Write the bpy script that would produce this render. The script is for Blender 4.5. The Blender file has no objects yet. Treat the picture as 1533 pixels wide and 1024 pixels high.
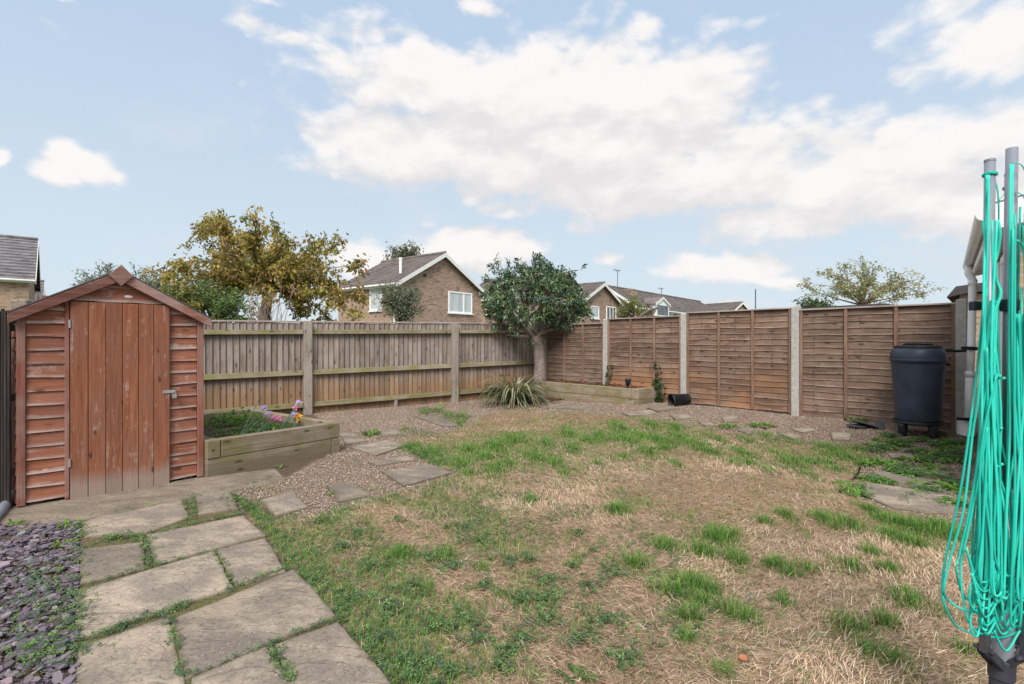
import bpy, bmesh, math, random
import numpy as np
from mathutils import Vector, Matrix
random.seed(7); RNG = np.random.default_rng(11)
R = math.radians
SC = bpy.context.scene
COL = SC.collection
F, CX, CY, H = 774.0, 766.5, 512.0, 1.24        # survey of the garden: focal length, optical axis, eye height

# ------------------------------------------------------------------ terrain
def sstep(a):
    a = np.clip(a, 0, 1); return a*a*(3-2*a)
def gz(x, y):
    x = np.asarray(x, float); y = np.asarray(y, float)
    q = (x-4.30)*-.754 + (y-7.60)*-.657
    t = (x-4.30)*-.657 + (y-7.60)*.754
    b = .15 - .09*sstep((t-1.9)/3.2)
    far = sstep((30-np.hypot(x, y))/15)
    z = b*sstep(1-q/2.4)*far
    z = z + .008*np.sin(x*2.3+y*1.1)*np.cos(y*2.9-x*.7)*sstep((y-1)/2)*far*(np.hypot(x+3, y-4.2) > 1.5)
    return z
def G(px, py):
    z = 0.
    for _ in range(30):
        d = (H-z)*F/(py-CY); x = (px-CX)/F*d
        z = .5*z + .5*float(gz(x, d))
    return Vector((x, d, float(gz(x, d))))
def PD(px, py, d): return Vector(((px-CX)/F*d, d, H+(CY-py)/F*d))

# ------------------------------------------------------------------ mesh builder
class MB:
    def __init__(s):
        s.v = []; s.f = []; s.t = []; s.w = []; s.c = []; s.tint = .5; s.wear = 0.; s.col = (.5, .5, .5)
    def add(s, vs, fs, wear=None):
        o = len(s.v); s.v += [tuple(p) for p in vs]; s.f += [tuple(i+o for i in f) for f in fs]
        n = len(vs); s.t += [s.tint]*n; s.w += list(wear) if wear else [s.wear]*n; s.c += [s.col]*n
    def hexa(s, p, wear=None):
        s.add(p, [(0,3,2,1),(4,5,6,7),(0,1,5,4),(1,2,6,5),(2,3,7,6),(3,0,4,7)], wear)
    def box(s, x0, x1, y0, y1, z0, z1):
        s.hexa([(x0,y0,z0),(x1,y0,z0),(x1,y1,z0),(x0,y1,z0),(x0,y0,z1),(x1,y0,z1),(x1,y1,z1),(x0,y1,z1)])
    def bar(s, a, b, w, h, up=(0,0,1)):
        a = Vector(a); b = Vector(b); d = (b-a).normalized(); u = Vector(up)
        r = d.cross(u).normalized()*w/2; u = r.cross(d).normalized()*h/2
        s.hexa([a-r-u, b-r-u, b+r-u, a+r-u, a-r+u, b-r+u, b+r+u, a+r+u])
    def tube(s, pts, rad, n=8, cap=True):
        pts = [Vector(p) for p in pts]; m = len(pts)
        if not hasattr(rad, '__len__'): rad = [rad]*m
        vs = []; ref = Vector((.31,.17,.93))
        for i, p in enumerate(pts):
            d = (pts[min(i+1, m-1)]-pts[max(i-1, 0)])
            d = d.normalized() if d.length > 1e-9 else Vector((0,0,1))
            a = d.cross(ref)
            if a.length < .1: a = d.cross(Vector((1,0,0)))
            a.normalize(); b = d.cross(a)
            for k in range(n):
                t = 2*math.pi*k/n; vs.append(p+(a*math.cos(t)+b*math.sin(t))*rad[i])
        fs = [(i*n+k, i*n+(k+1)%n, (i+1)*n+(k+1)%n, (i+1)*n+k) for i in range(m-1) for k in range(n)]
        if cap: fs += [tuple(range(n-1, -1, -1)), tuple((m-1)*n+k for k in range(n))]
        s.add(vs, fs)
    def lathe(s, prof, n=32, c=(0,0,0), cap=True):
        vs = [(c[0]+r*math.cos(2*math.pi*k/n), c[1]+r*math.sin(2*math.pi*k/n), c[2]+z) for r, z in prof for k in range(n)]
        m = len(prof); fs = [(i*n+k, i*n+(k+1)%n, (i+1)*n+(k+1)%n, (i+1)*n+k) for i in range(m-1) for k in range(n)]
        if cap: fs += [tuple(range(n-1, -1, -1)), tuple((m-1)*n+k for k in range(n))]
        s.add(vs, fs)
    def prism(s, poly, z0, z1):
        n = len(poly); z0 = z0 if hasattr(z0, '__len__') else [z0]*n; z1 = z1 if hasattr(z1, '__len__') else [z1]*n
        vs = [(p[0], p[1], z0[i]) for i, p in enumerate(poly)]+[(p[0], p[1], z1[i]) for i, p in enumerate(poly)]
        s.add(vs, [tuple(range(n-1, -1, -1)), tuple(range(n, 2*n))]+[(i, (i+1)%n, n+(i+1)%n, n+i) for i in range(n)])
    def prism_y(s, poly, y0, y1):               # polygon in x,z pushed along y
        n = len(poly)
        vs = [(p[0], y0, p[1]) for p in poly]+[(p[0], y1, p[1]) for p in poly]
        s.add(vs, [tuple(range(n)), tuple(range(2*n-1, n-1, -1))]+[(i, n+i, n+(i+1)%n, (i+1)%n) for i in range(n)])
    def plank(s, x0, x1, zb, zt, yb, yt, th, n=9, wav=.006):   # a horizontal overlapping board with a waney lower edge
        vs = []; wr = []; ph = random.random()*9; a = random.uniform(.4, 1)
        sag = random.uniform(-.004, .004)
        for i in range(n):
            x = x0+(x1-x0)*i/(n-1)
            dz = wav*a*(math.sin(ph+x*5.1)+.6*math.sin(ph*2+x*13)) + sag*(i/(n-1)-.5)*2
            vs += [(x, yb, zb+dz), (x, yt, zt), (x, yt+th, zt), (x, yb+th, zb+dz)]
            wr += [1, 0, 0, .8]
        fs = [(i*4+k, i*4+(k+1)%4, i*4+4+(k+1)%4, i*4+4+k) for i in range(n-1) for k in range(4)]
        fs += [(3,2,1,0), tuple((n-1)*4+k for k in range(4))]
        s.add(vs, [f[::-1] for f in fs], wr)
    def leaf(s, p, d, nrm, L, W, bend=.25):
        p = Vector(p); d = Vector(d).normalized(); sd = d.cross(Vector(nrm))
        if sd.length < 1e-3: sd = d.cross(Vector((.3,.8,.5)))
        sd.normalize(); up = sd.cross(d)
        m = p+d*L*.5+up*L*bend*.3; e = p+d*L-up*L*bend*.4
        s.add([p, m+sd*W/2, e, m-sd*W/2], [(0,1,2,3)])
    def strap(s, pts, w):                       # long blade along a path
        pts = [Vector(p) for p in pts]; m = len(pts); vs = []
        for i, p in enumerate(pts):
            d = pts[min(i+1, m-1)]-pts[max(i-1, 0)]; sd = d.cross(Vector((0,0,1)))
            if sd.length < 1e-5: sd = Vector((1,0,0))
            sd.normalize(); k = i/(m-1); ww = w*(min(1, .6+k*2)*(1-k**3)+.02)
            vs += [p-sd*ww/2, p+sd*ww/2]
        s.add(vs, [(2*i, 2*i+1, 2*i+3, 2*i+2) for i in range(m-1)])
    def build(s, name, mat, parent=None, smooth=False, bevel=0, seg=1):
        me = bpy.data.meshes.new(name); me.from_pydata(s.v, [], s.f); me.update()
        fl = me.attributes.new('tint', 'FLOAT', 'POINT'); fl.data.foreach_set('value', np.array(s.t, 'f'))
        if any(s.w): me.attributes.new('wear', 'FLOAT', 'POINT').data.foreach_set('value', np.array(s.w, 'f'))  # vertex mask for real wear, edge dirt and painted gap shade
        c = np.ones((len(s.v), 4), 'f'); c[:, :3] = np.array(s.c, 'f').reshape(-1, 3)
        me.attributes.new('col', 'FLOAT_COLOR', 'POINT').data.foreach_set('color', c.ravel())
        if smooth: me.polygons.foreach_set('use_smooth', [True]*len(me.polygons))
        me.materials.append(mat)
        o = bpy.data.objects.new(name, me); COL.objects.link(o); o.parent = parent
        if bevel:
            b = o.modifiers.new('bevel', 'BEVEL'); b.width = bevel; b.segments = seg; b.limit_method = 'ANGLE'; b.angle_limit = R(40)
        return o

def tag(o, label=None, cat=None, group=None, kind=None):
    if label: o['label'] = label
    if cat: o['category'] = cat
    if group: o['group'] = group
    if kind: o['kind'] = kind
    return o
def thing(name, label, cat, loc=(0,0,0), rotz=0, group=None):
    o = bpy.data.objects.new(name, None); COL.objects.link(o); o.empty_display_size = .1
    o.location = loc; o.rotation_euler = (0, 0, rotz)
    return tag(o, label, cat, group)
def mesh_np(name, V, Fq, col, mat, smooth=False):            # big numpy meshes; Fq = list of (n,k) index arrays
    me = bpy.data.meshes.new(name); me.vertices.add(len(V)); me.vertices.foreach_set('co', V.astype('f').ravel())
    loops = np.concatenate([f.ravel() for f in Fq]); tot = np.concatenate([np.full(len(f), f.shape[1]) for f in Fq])
    me.loops.add(len(loops)); me.loops.foreach_set('vertex_index', loops.astype('i'))
    me.polygons.add(len(tot)); me.polygons.foreach_set('loop_start', (np.cumsum(tot)-tot).astype('i'))
    me.polygons.foreach_set('loop_total', tot.astype('i'))
    if smooth: me.polygons.foreach_set('use_smooth', np.ones(len(tot), bool))
    me.update(); me.validate()
    c = np.ones((len(V), 4), 'f'); c[:, :3] = col
    me.attributes.new('col', 'FLOAT_COLOR', 'POINT').data.foreach_set('color', c.ravel())
    me.materials.append(mat); o = bpy.data.objects.new(name, me); COL.objects.link(o); return o
def inpoly(x, y, P):
    ins = np.zeros(np.shape(x), bool); n = len(P)
    for i in range(n):
        x1, y1 = P[i][0], P[i][1]; x2, y2 = P[(i+1)%n][0], P[(i+1)%n][1]
        if y1 == y2: continue
        c = ((y1 > y) != (y2 > y)) & (x < (x2-x1)*(y-y1)/(y2-y1)+x1); ins ^= c
    return ins
def vnoise(x, y, s, seed=0):                                   # smooth value noise
    r = np.random.default_rng(seed).random((64, 64)); x = np.asarray(x)*s+31.7; y = np.asarray(y)*s+17.3
    xi = np.floor(x).astype(int); yi = np.floor(y).astype(int); fx = sstep(x-xi); fy = sstep(y-yi)
    g = lambda a, b: r[a % 64, b % 64]
    return (g(xi,yi)*(1-fx)+g(xi+1,yi)*fx)*(1-fy)+(g(xi,yi+1)*(1-fx)+g(xi+1,yi+1)*fx)*fy
def fbm(x, y, s, seed=0): return .55*vnoise(x,y,s,seed)+.3*vnoise(x,y,s*2.1,seed+1)+.15*vnoise(x,y,s*4.3,seed+2)

# ------------------------------------------------------------------ materials
class NT:
    def __init__(s, name, tree=None, rough=.8):
        if tree is None:
            s.m = bpy.data.materials.new(name); s.m.use_nodes = True; s.t = s.m.node_tree
            s.b = s.t.nodes['Principled BSDF']; s.b.inputs['Roughness'].default_value = rough
            s.b.inputs['Specular IOR Level'].default_value = .3
        else: s.t = tree
    def n(s, typ, **kw):
        nd = s.t.nodes.new(typ)
        for k, v in kw.items():
            if k.startswith('i_'):
                k = k[2:].replace('_', ' '); s.put(nd.inputs[k], v)
            else: setattr(nd, k, v)
        return nd
    def put(s, sock, v):
        if hasattr(v, 'is_output'): s.t.links.new(v, sock)
        elif isinstance(v, (tuple, list)):
            n = len(sock.default_value); v = list(v); sock.default_value = (v+[1]*(n-len(v)))[:n]
        else: sock.default_value = v
    def ma(s, op, a, b=0., c=None, clamp=False):
        nd = s.n('ShaderNodeMath', operation=op, use_clamp=clamp); s.put(nd.inputs[0], a); s.put(nd.inputs[1], b)
        if c is not None: s.put(nd.inputs[2], c)
        return nd.outputs[0]
    def mix(s, f, a, b, mode='MIX'):
        nd = s.n('ShaderNodeMix', data_type='RGBA', blend_type=mode)
        s.put(nd.inputs[0], f); s.put(nd.inputs[6], a); s.put(nd.inputs[7], b); return nd.outputs[2]
    def ramp(s, f, lo, hi):                                    # smooth 0..1 between lo and hi
        nd = s.n('ShaderNodeMapRange', interpolation_type='SMOOTHSTEP'); s.put(nd.inputs[0], f)
        nd.inputs[1].default_value = lo; nd.inputs[2].default_value = hi; return nd.outputs[0]
    def noise(s, vec, scale, detail=4, rough=.55, dist=0.):
        nd = s.n('ShaderNodeTexNoise'); s.put(nd.inputs['Vector'], vec); nd.inputs['Scale'].default_value = scale
        nd.inputs['Detail'].default_value = detail; nd.inputs['Roughness'].default_value = rough; nd.inputs['Distortion'].default_value = dist
        return nd.outputs['Fac']
    def voro(s, vec, scale, feature='F1', out='Distance'):
        nd = s.n('ShaderNodeTexVoronoi', feature=feature); s.put(nd.inputs['Vector'], vec); nd.inputs['Scale'].default_value = scale
        return nd.outputs[out]
    def vm(s, op, a, b):
        nd = s.n('ShaderNodeVectorMath', operation=op); s.put(nd.inputs[0], a); s.put(nd.inputs[1], b); return nd.outputs[0]
    def obj(s): return s.n('ShaderNodeTexCoord').outputs['Object']
    def att(s, nm, out='Fac'): return s.n('ShaderNodeAttribute', attribute_name=nm).outputs[out]
    def xyz(s, vec): o = s.n('ShaderNodeSeparateXYZ'); s.put(o.inputs[0], vec); return o.outputs
    def comb(s, x, y, z):
        o = s.n('ShaderNodeCombineXYZ'); s.put(o.inputs[0], x); s.put(o.inputs[1], y); s.put(o.inputs[2], z); return o.outputs[0]
    def bump(s, h, strength=.5, dist=.01):
        nd = s.n('ShaderNodeBump'); s.put(nd.inputs['Height'], h); nd.inputs['Strength'].default_value = strength
        nd.inputs['Distance'].default_value = dist; s.t.links.new(nd.outputs[0], s.b.inputs['Normal'])
    def col(s, c): s.put(s.b.inputs['Base Color'], c); return s.m

def wood(name, dark, light, axis='z', grey=None, greyamt=.5, green=None, greenamt=0., wearcol=None, weark=.5, footz=None, footcol=None, knots=True, bump=.5, vary=.45, lip=0., patch=0., edge=0., kn=.2):
    t = NT(name, rough=.85); ob = t.obj(); ti = t.att('tint')
    off = t.comb(t.ma('MULTIPLY', ti, 37.), t.ma('MULTIPLY', ti, 91.), t.ma('MULTIPLY', ti, 53.))
    v = t.vm('ADD', ob, off)
    sc = {'z': (34, 34, 2.2), 'x': (2.2, 34, 34), 'y': (34, 2.2, 34)}[axis]
    g = t.noise(t.vm('MULTIPLY', v, sc), 1., 6, .62, .6)
    fine = t.noise(t.vm('MULTIPLY', v, tuple(k*3.2 for k in sc)), 1., 3, .6)
    big = t.noise(v, 2.6, 4, .6)
    c = t.mix(t.ramp(g, .33, .68), dark, light)
    c = t.mix(t.ma('MULTIPLY', t.ramp(fine, .52, .75), .35), c, tuple(k*.45 for k in dark))
    if grey: c = t.mix(t.ma('MULTIPLY', t.ramp(big, .38, .66), greyamt), c, grey)
    if green: c = t.mix(t.ma('MULTIPLY', t.ramp(t.noise(v, 4.3, 5, .65), .42, .66), greenamt), c, green)
    if wearcol:
        w = t.att('wear')
        m = t.noise(t.vm('MULTIPLY', v, tuple(k*.8 for k in sc)), 1., 6, .7, .4)
        m2 = t.noise(v, 5., 5, .6)
        k = t.ma('ADD', t.ma('ADD', t.ma('ADD', t.ma('MULTIPLY', m, .7), t.ma('MULTIPLY', t.noise(t.vm('MULTIPLY', v, (22, 22, 22)), 1., 5, .7), .3)), t.ma('MULTIPLY', w, .07)), t.ma('MULTIPLY', t.ma('SUBTRACT', m2, .5), .55))
        c = t.mix(t.ma('MULTIPLY', t.ramp(k, .56, .74), weark), c, wearcol)
    if edge: c = t.mix(t.ma('MULTIPLY', t.ramp(t.att('wear'), .2, .8), edge), c, tuple(k*.22 for k in dark))  # edge: shadow in the gaps between boards, put into the colour
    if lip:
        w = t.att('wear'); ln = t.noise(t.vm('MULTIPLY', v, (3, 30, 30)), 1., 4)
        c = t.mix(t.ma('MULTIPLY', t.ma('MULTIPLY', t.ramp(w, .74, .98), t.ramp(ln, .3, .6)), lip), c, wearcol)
        c = t.mix(t.ma('MULTIPLY', t.ma('SUBTRACT', 1., t.ramp(w, .0, .22)), .55), c, tuple(k*.5 for k in dark))  # painted shade under the overlapping board above
        nx = t.xyz(ob)[0]; nail = t.ma('ABSOLUTE', t.ma('SUBTRACT', t.ma('FRACT', t.ma('MULTIPLY', nx, 1.72)), .5)); st = t.ma('MULTIPLY', t.ma('SUBTRACT', 1., t.ramp(nail, .0, .035)), t.ramp(t.noise(v, 16., 4), .45, .62))
        c = t.mix(t.ma('MULTIPLY', st, .6), c, tuple(k*.5 for k in dark))
    if footz is not None:
        z = t.xyz(ob)[2]
        k = t.ma('ADD', z, t.ma('MULTIPLY', t.ma('SUBTRACT', g, .5), footz*1.1))
        fk = t.ma('MULTIPLY', t.ma('SUBTRACT', 1., t.ramp(k, footz*.35, footz)), .85)
        if patch: fk = t.ma('MULTIPLY', fk, t.ramp(t.noise(ob, patch, 3, .5), .36, .58))
        c = t.mix(fk, c, footcol)
    if knots:
        kv = t.voro(t.vm('MULTIPLY', v, {'z': (9, 9, 3.6), 'x': (3.6, 9, 9), 'y': (9, 3.6, 9)}[axis]), 1.)
        c = t.mix(t.ma('MULTIPLY', t.ma('SUBTRACT', 1., t.ramp(kv, .06, kn)), .8), c, tuple(k*.28 for k in dark))
    val = t.ma('ADD', 1-vary/2, t.ma('MULTIPLY', ti, vary))
    c = t.mix(1., c, t.comb(val, val, val), 'MULTIPLY')
    t.bump(t.ma('ADD', g, t.ma('MULTIPLY', fine, .5)), bump, .006)
    return t.col(c)
def plain(name, c, rough=.6, var=.15, scale=8., bump=0., metal=0., dirt=None):
    t = NT(name, rough=rough); ob = t.obj(); n = t.noise(ob, scale, 5, .6)
    k = t.mix(t.ramp(n, .3, .7), tuple(x*(1-var) for x in c), tuple(min(1, x*(1+var)) for x in c))
    if dirt: k = t.mix(t.ma('MULTIPLY', t.ramp(t.noise(ob, scale*.37, 6, .7), .5, .72), .6), k, dirt)
    t.b.inputs['Metallic'].default_value = metal
    t.put(t.b.inputs['Roughness'], t.ma('ADD', rough-.08, t.ma('MULTIPLY', n, .16)))
    if bump: t.bump(t.noise(ob, scale*6, 5, .65), bump, .004)
    return t.col(k)
def leafmat(name, rough=.55, trans=.32):
    t = NT(name, rough=rough); c = t.att('col', 'Color'); t.put(t.b.inputs['Base Color'], c)
    t.b.inputs['Specular IOR Level'].default_value = .35
    tr = t.n('ShaderNodeBsdfTranslucent'); t.put(tr.inputs[0], t.mix(1., c, (1.1, 1.25, .7), 'MULTIPLY'))
    mx = t.n('ShaderNodeMixShader'); mx.inputs[0].default_value = trans
    out = t.t.nodes['Material Output']; t.t.links.new(t.b.outputs[0], mx.inputs[1]); t.t.links.new(tr.outputs[0], mx.inputs[2])
    t.t.links.new(mx.outputs[0], out.inputs[0]); return t.m
def stone(name, cols, dark):
    t = NT(name, rough=.88); ob = t.obj(); ti = t.att('tint')
    v = t.vm('ADD', ob, t.comb(t.ma('MULTIPLY', ti, 31.), t.ma('MULTIPLY', ti, 77.), 0.))
    a = t.noise(t.vm('MULTIPLY', v, (1.6, 2.6, 1)), 1.7, 7, .66, .3); b = t.noise(v, 46., 5, .7); r = t.noise(t.vm('MULTIPLY', v, (2.2, 4.2, 2)), 1., 6, .6, 1.2)
    c = t.mix(t.ramp(a, .40, .60), cols[0], cols[1])
    c = t.mix(t.ma('MULTIPLY', t.ramp(t.noise(v, 2.7, 5, .6), .48, .66), .7), c, cols[2])
    c = t.mix(t.ma('MULTIPLY', t.ramp(b, .47, .68), .6), c, dark)
    c = t.mix(t.ma('MULTIPLY', t.ramp(t.noise(v, 11., 6, .72), .5, .66), .55), c, cols[2])
    c = t.mix(t.ma('MULTIPLY', t.ramp(t.noise(v, 1.9, 5, .6), .55, .7), .4), c, (.37,.285,.21))
    vein = t.ma('ABSOLUTE', t.ma('SUBTRACT', r, .5))
    brk = t.ramp(t.noise(v, 2.9, 3), .56, .68)
    c = t.mix(t.ma('MULTIPLY', t.ma('MULTIPLY', t.ma('SUBTRACT', 1., t.ramp(vein, .0, .009)), brk), .6), c, dark)
    c = t.mix(t.ma('MULTIPLY', t.ramp(t.noise(v, 70., 2), .66, .74), .5), c, (.55, .5, .45))
    ed = t.ma('ADD', t.att('wear'), t.ma('MULTIPLY', t.ma('SUBTRACT', t.noise(v, 9., 5, .7), .5), 1.3))
    c = t.mix(t.ma('MULTIPLY', t.ramp(ed, .45, 1.05), .7), c, (.12,.105,.062))
    c = t.mix(t.ma('MULTIPLY', t.ramp(t.noise(v, 210., 3, .6), .5, .7), .4), c, tuple(k*1.35 for k in cols[1]))
    val = t.ma('ADD', .8, t.ma('MULTIPLY', ti, .34)); c = t.mix(1., c, t.comb(val, val, t.ma('MULTIPLY', val, .97)), 'MULTIPLY')
    step = t.ma('MULTIPLY', t.ramp(r, .47, .51), .35)
    t.bump(t.ma('ADD', t.ma('ADD', t.ma('MULTIPLY', a, 1.0), step), t.ma('MULTIPLY', b, .3)), .7, .014)
    return t.col(c)
def brick(name, c1, c2, mortar):
    t = NT(name, rough=.9); o = t.xyz(t.obj()); v = t.comb(t.ma('ADD', o[0], o[1]), o[2], 0.)
    nd = t.n('ShaderNodeTexBrick'); t.put(nd.inputs['Vector'], v); t.put(nd.inputs['Color1'], c1); t.put(nd.inputs['Color2'], c2); t.put(nd.inputs['Mortar'], mortar)
    nd.inputs['Scale'].default_value = 1.; nd.inputs['Brick Width'].default_value = .225; nd.inputs['Row Height'].default_value = .075
    nd.inputs['Mortar Size'].default_value = .01; nd.inputs['Bias'].default_value = 0.
    cell = t.n('ShaderNodeTexWhiteNoise', noise_dimensions='2D')
    row = t.ma('FLOOR', t.ma('DIVIDE', o[2], .075)); sh = t.ma('MULTIPLY', t.ma('MODULO', row, 2.), .1125)
    cx = t.ma('FLOOR', t.ma('DIVIDE', t.ma('ADD', t.ma('ADD', o[0], o[1]), sh), .225)); t.put(cell.inputs[0], t.comb(cx, row, 0.))
    k = t.mix(t.ma('MULTIPLY', t.ramp(cell.outputs[0], .72, .9), .5), nd.outputs[0], tuple(x*.35 for x in c1))
    k = t.mix(t.ma('MULTIPLY', t.ramp(t.noise(v, 1.1, 4), .4, .7), .35), k, tuple(x*.75 for x in c2))
    t.bump(nd.outputs['Fac'], -.4, .01); return t.col(k)
def tiles(name, c1, c2):
    t = NT(name, rough=.85); o = t.xyz(t.obj()); row = t.ma('FLOOR', t.ma('DIVIDE', o[2], .17))
    cx = t.ma('FLOOR', t.ma('DIVIDE', t.ma('ADD', t.ma('ADD', o[0], o[1]), t.ma('MULTIPLY', t.ma('MODULO', row, 2.), .15)), .3))
    cell = t.n('ShaderNodeTexWhiteNoise', noise_dimensions='2D'); t.put(cell.inputs[0], t.comb(cx, row, 0.))
    c = t.mix(cell.outputs[0], c1, c2)
    c = t.mix(t.ma('MULTIPLY', t.ramp(t.noise(t.obj(), .9, 5, .65), .45, .7), .5), c, tuple(x*1.35 for x in c2))
    c = t.mix(t.ma('MULTIPLY', t.ramp(t.att('wear'), .25, .95), .8), c, tuple(x*.3 for x in c1))  # shade just under the next tile course, mixed into the colour
    t.bump(t.noise(t.obj(), 9., 3), .3, .02)
    return t.col(c)

M = {}
M['leaf'] = leafmat('leaf_tissue'); M['grass'] = leafmat('grass_blade', .7, .2); M['glossleaf'] = leafmat('waxy_leaf', .33, .15)
M['shed'] = wood('weathered_red_cladding', (.21,.071,.038), (.30,.115,.066), 'x', grey=(.25,.12,.09), greyamt=.55, wearcol=(.46,.37,.345), weark=.75, vary=.35, bump=.6, lip=.85)
M['sheddoor'] = wood('weathered_red_boards', (.215,.075,.036), (.31,.122,.066), 'z', grey=(.22,.10,.07), greyamt=.6, wearcol=(.44,.33,.295), weark=.8, footz=.24, footcol=(.3,.235,.2), vary=.35, bump=.6, kn=.13)
M['shedtrim'] = wood('weathered_red_trim', (.165,.055,.036), (.25,.1,.072), 'z', grey=(.25,.16,.135), greyamt=.7, wearcol=(.4,.31,.28), weark=.6, knots=False)
M['barge'] = wood('weathered_bargeboard', (.16,.062,.046), (.26,.125,.1), 'x', grey=(.3,.215,.195), greyamt=.75, wearcol=(.4,.32,.29), weark=.55, knots=False)
M['board'] = wood('silvered_fence_board', (.185,.142,.116), (.335,.272,.232), 'z', grey=(.325,.287,.262), greyamt=.75, wearcol=(.4,.335,.285), weark=.35, footz=.8, footcol=(.255,.15,.075), edge=.9, kn=.2, vary=.5, bump=.6)
M['rail'] = wood('mossy_fence_rail', (.15,.125,.075), (.27,.22,.15), 'x', grey=(.31,.27,.21), greyamt=.5, green=(.17,.165,.05), greenamt=.8, vary=.3)
M['post'] = wood('grey_fence_post', (.21,.175,.14), (.34,.295,.25), 'z', grey=(.36,.32,.28), greyamt=.5, vary=.2)
M['lap'] = wood('brown_overlap_board', (.10,.056,.038), (.185,.112,.08), 'x', grey=(.235,.165,.125), greyamt=.7, wearcol=(.4,.295,.235), weark=.36, footz=.95, footcol=(.34,.165,.075), vary=.42, bump=.7, lip=.6, patch=1.3)
M['batten'] = wood('brown_batten', (.15,.085,.055), (.27,.17,.12), 'z', grey=(.3,.21,.16), greyamt=.4, vary=.2, knots=False)
M['cap'] = wood('pale_capping_rail', (.24,.185,.15), (.4,.34,.3), 'x', grey=(.42,.37,.34), greyamt=.6, vary=.2, knots=False)
M['darkscreen'] = wood('dark_slat', (.018,.013,.013), (.06,.045,.043), 'z', vary=.6, knots=False)
M['sleeper'] = wood('timber_sleeper', (.19,.145,.095), (.31,.245,.175), 'x', grey=(.31,.27,.215), greyamt=.6, green=(.17,.165,.055), greenamt=.65, vary=.35, footz=.16, footcol=(.17,.135,.095))
M['sleepery'] = wood('timber_sleeper_side', (.19,.145,.1), (.31,.245,.18), 'y', grey=(.32,.28,.225), greyamt=.55, green=(.17,.165,.055), greenamt=.55, vary=.35)
M['concrete'] = plain('concrete_post', (.42,.405,.38), .9, .14, 22., .5, dirt=(.33,.31,.27))
M['path'] = stone('worn_concrete', [(.185,.152,.124), (.29,.235,.188), (.16,.135,.105)], (.095,.08,.058))
M['slab'] = stone('riven_sandstone', [(.20,.166,.142), (.36,.295,.238), (.168,.145,.13)], (.085,.07,.06))
M['felt'] = plain('roof_felt', (.075,.068,.072), .95, .25, 30., .6)
M['steel'] = plain('galvanised_steel', (.5,.5,.5), .4, .15, 20., metal=.8)
M['uvpc'] = plain('white_plastic', (.92,.92,.93), .35, .03, 3., dirt=(.8,.79,.77))
M['butt'] = plain('dark_blue_plastic', (.034,.045,.072), .42, .2, 5., dirt=(.04,.045,.055))
M['black'] = plain('black_plastic', (.014,.015,.018), .4, .3, 9., dirt=(.05,.048,.045))
M['greypipe'] = plain('grey_pipe', (.2,.21,.25), .45, .1, 9.)
M['alu'] = plain('grey_metal_tube', (.255,.27,.315), .38, .08, 14., metal=.2, dirt=(.2,.205,.23))
M['darkplastic'] = plain('charcoal_moulding', (.045,.047,.06), .45, .2, 14.)
M['cord'] = None
M['slate'] = leafmat('slate_chip', .75, 0.); M['pebble'] = leafmat('pebble', .85, 0.)
M['soil'] = plain('dark_soil', (.075,.052,.037), .98, .45, 40., 1.2, dirt=(.14,.1,.07))
M['bark'] = plain('tree_bark', (.15,.125,.105), .95, .35, 26., 1., dirt=(.08,.065,.055))
M['palebark'] = plain('pale_smooth_bark', (.235,.185,.165), .9, .3, 15., 1.1, dirt=(.14,.105,.09))
M['twig'] = plain('bare_twig', (.25,.185,.15), .9, .2, 30.)
M['brickA'] = brick('red_brown_brick', (.27,.15,.11), (.42,.275,.19), (.45,.39,.34))
M['brickB'] = brick('buff_brick', (.33,.2,.125), (.44,.3,.2), (.42,.37,.32))
M['tile'] = tiles('concrete_roof_tile', (.12,.10,.094), (.20,.17,.16))
M['tilegrey'] = tiles('grey_roof_tile', (.125,.115,.125), (.24,.22,.235))
M['white'] = plain('white_paint', (.78,.775,.76), .5, .05, 2.)
def glassmat():
    t = NT('window_pane', rough=.08); n = t.noise(t.vm('MULTIPLY', t.obj(), (14, 14, .6)), 1., 3)
    t.b.inputs['Specular IOR Level'].default_value = .6
    return t.col(t.mix(t.ramp(n, .35, .65), (.42,.46,.48), (.6,.64,.66)))
M['blind'] = glassmat(); M['pane'] = plain('dark_pane', (.1,.115,.13), .06, .4, 1.2)
M['terracotta'] = plain('terracotta', (.42,.17,.09), .8, .2, 40.)
def cordmat():
    t = NT('teal_plastic_line', rough=.42); ti = t.att('tint'); n = t.noise(t.obj(), 26., 4, .6)
    c = t.mix(ti, (.01,.44,.345), (.05,.74,.59)); c = t.mix(t.ma('MULTIPLY', t.ramp(n, .5, .75), .4), c, (.1,.42,.35)); return t.col(c)
M['cord'] = cordmat()
# ------------------------------------------------------------------ camera, sun, sky
cam = bpy.data.cameras.new('camera'); co = bpy.data.objects.new('camera', cam); COL.objects.link(co); SC.camera = co
cam.lens = 36*F/1533; cam.sensor_width = 36; co.location = (0, 0, H); co.rotation_euler = (R(90), 0, 0)
cam.clip_start = .05; cam.clip_end = 3000
cam.dof.use_dof = True; cam.dof.focus_distance = 4.2; cam.dof.aperture_fstop = 8
SC.view_settings.view_transform = 'Standard'; SC.view_settings.look = 'None'; SC.view_settings.exposure = 0
SUN_EL, SUN_AZ = R(46), R(190)                                 # azimuth clockwise from +Y: behind the viewer, a little to the right
SC.cycles.max_bounces = 6; SC.cycles.diffuse_bounces = 3; SC.cycles.glossy_bounces = 2
sd = bpy.data.lights.new('sun', 'SUN'); sd.energy = 4.2; sd.angle = R(28); sd.color = (1, .95, .88)
so = bpy.data.objects.new('sun', sd); COL.objects.link(so)
sv = Vector((math.sin(SUN_AZ)*math.cos(SUN_EL), math.cos(SUN_AZ)*math.cos(SUN_EL), math.sin(SUN_EL)))
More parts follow.
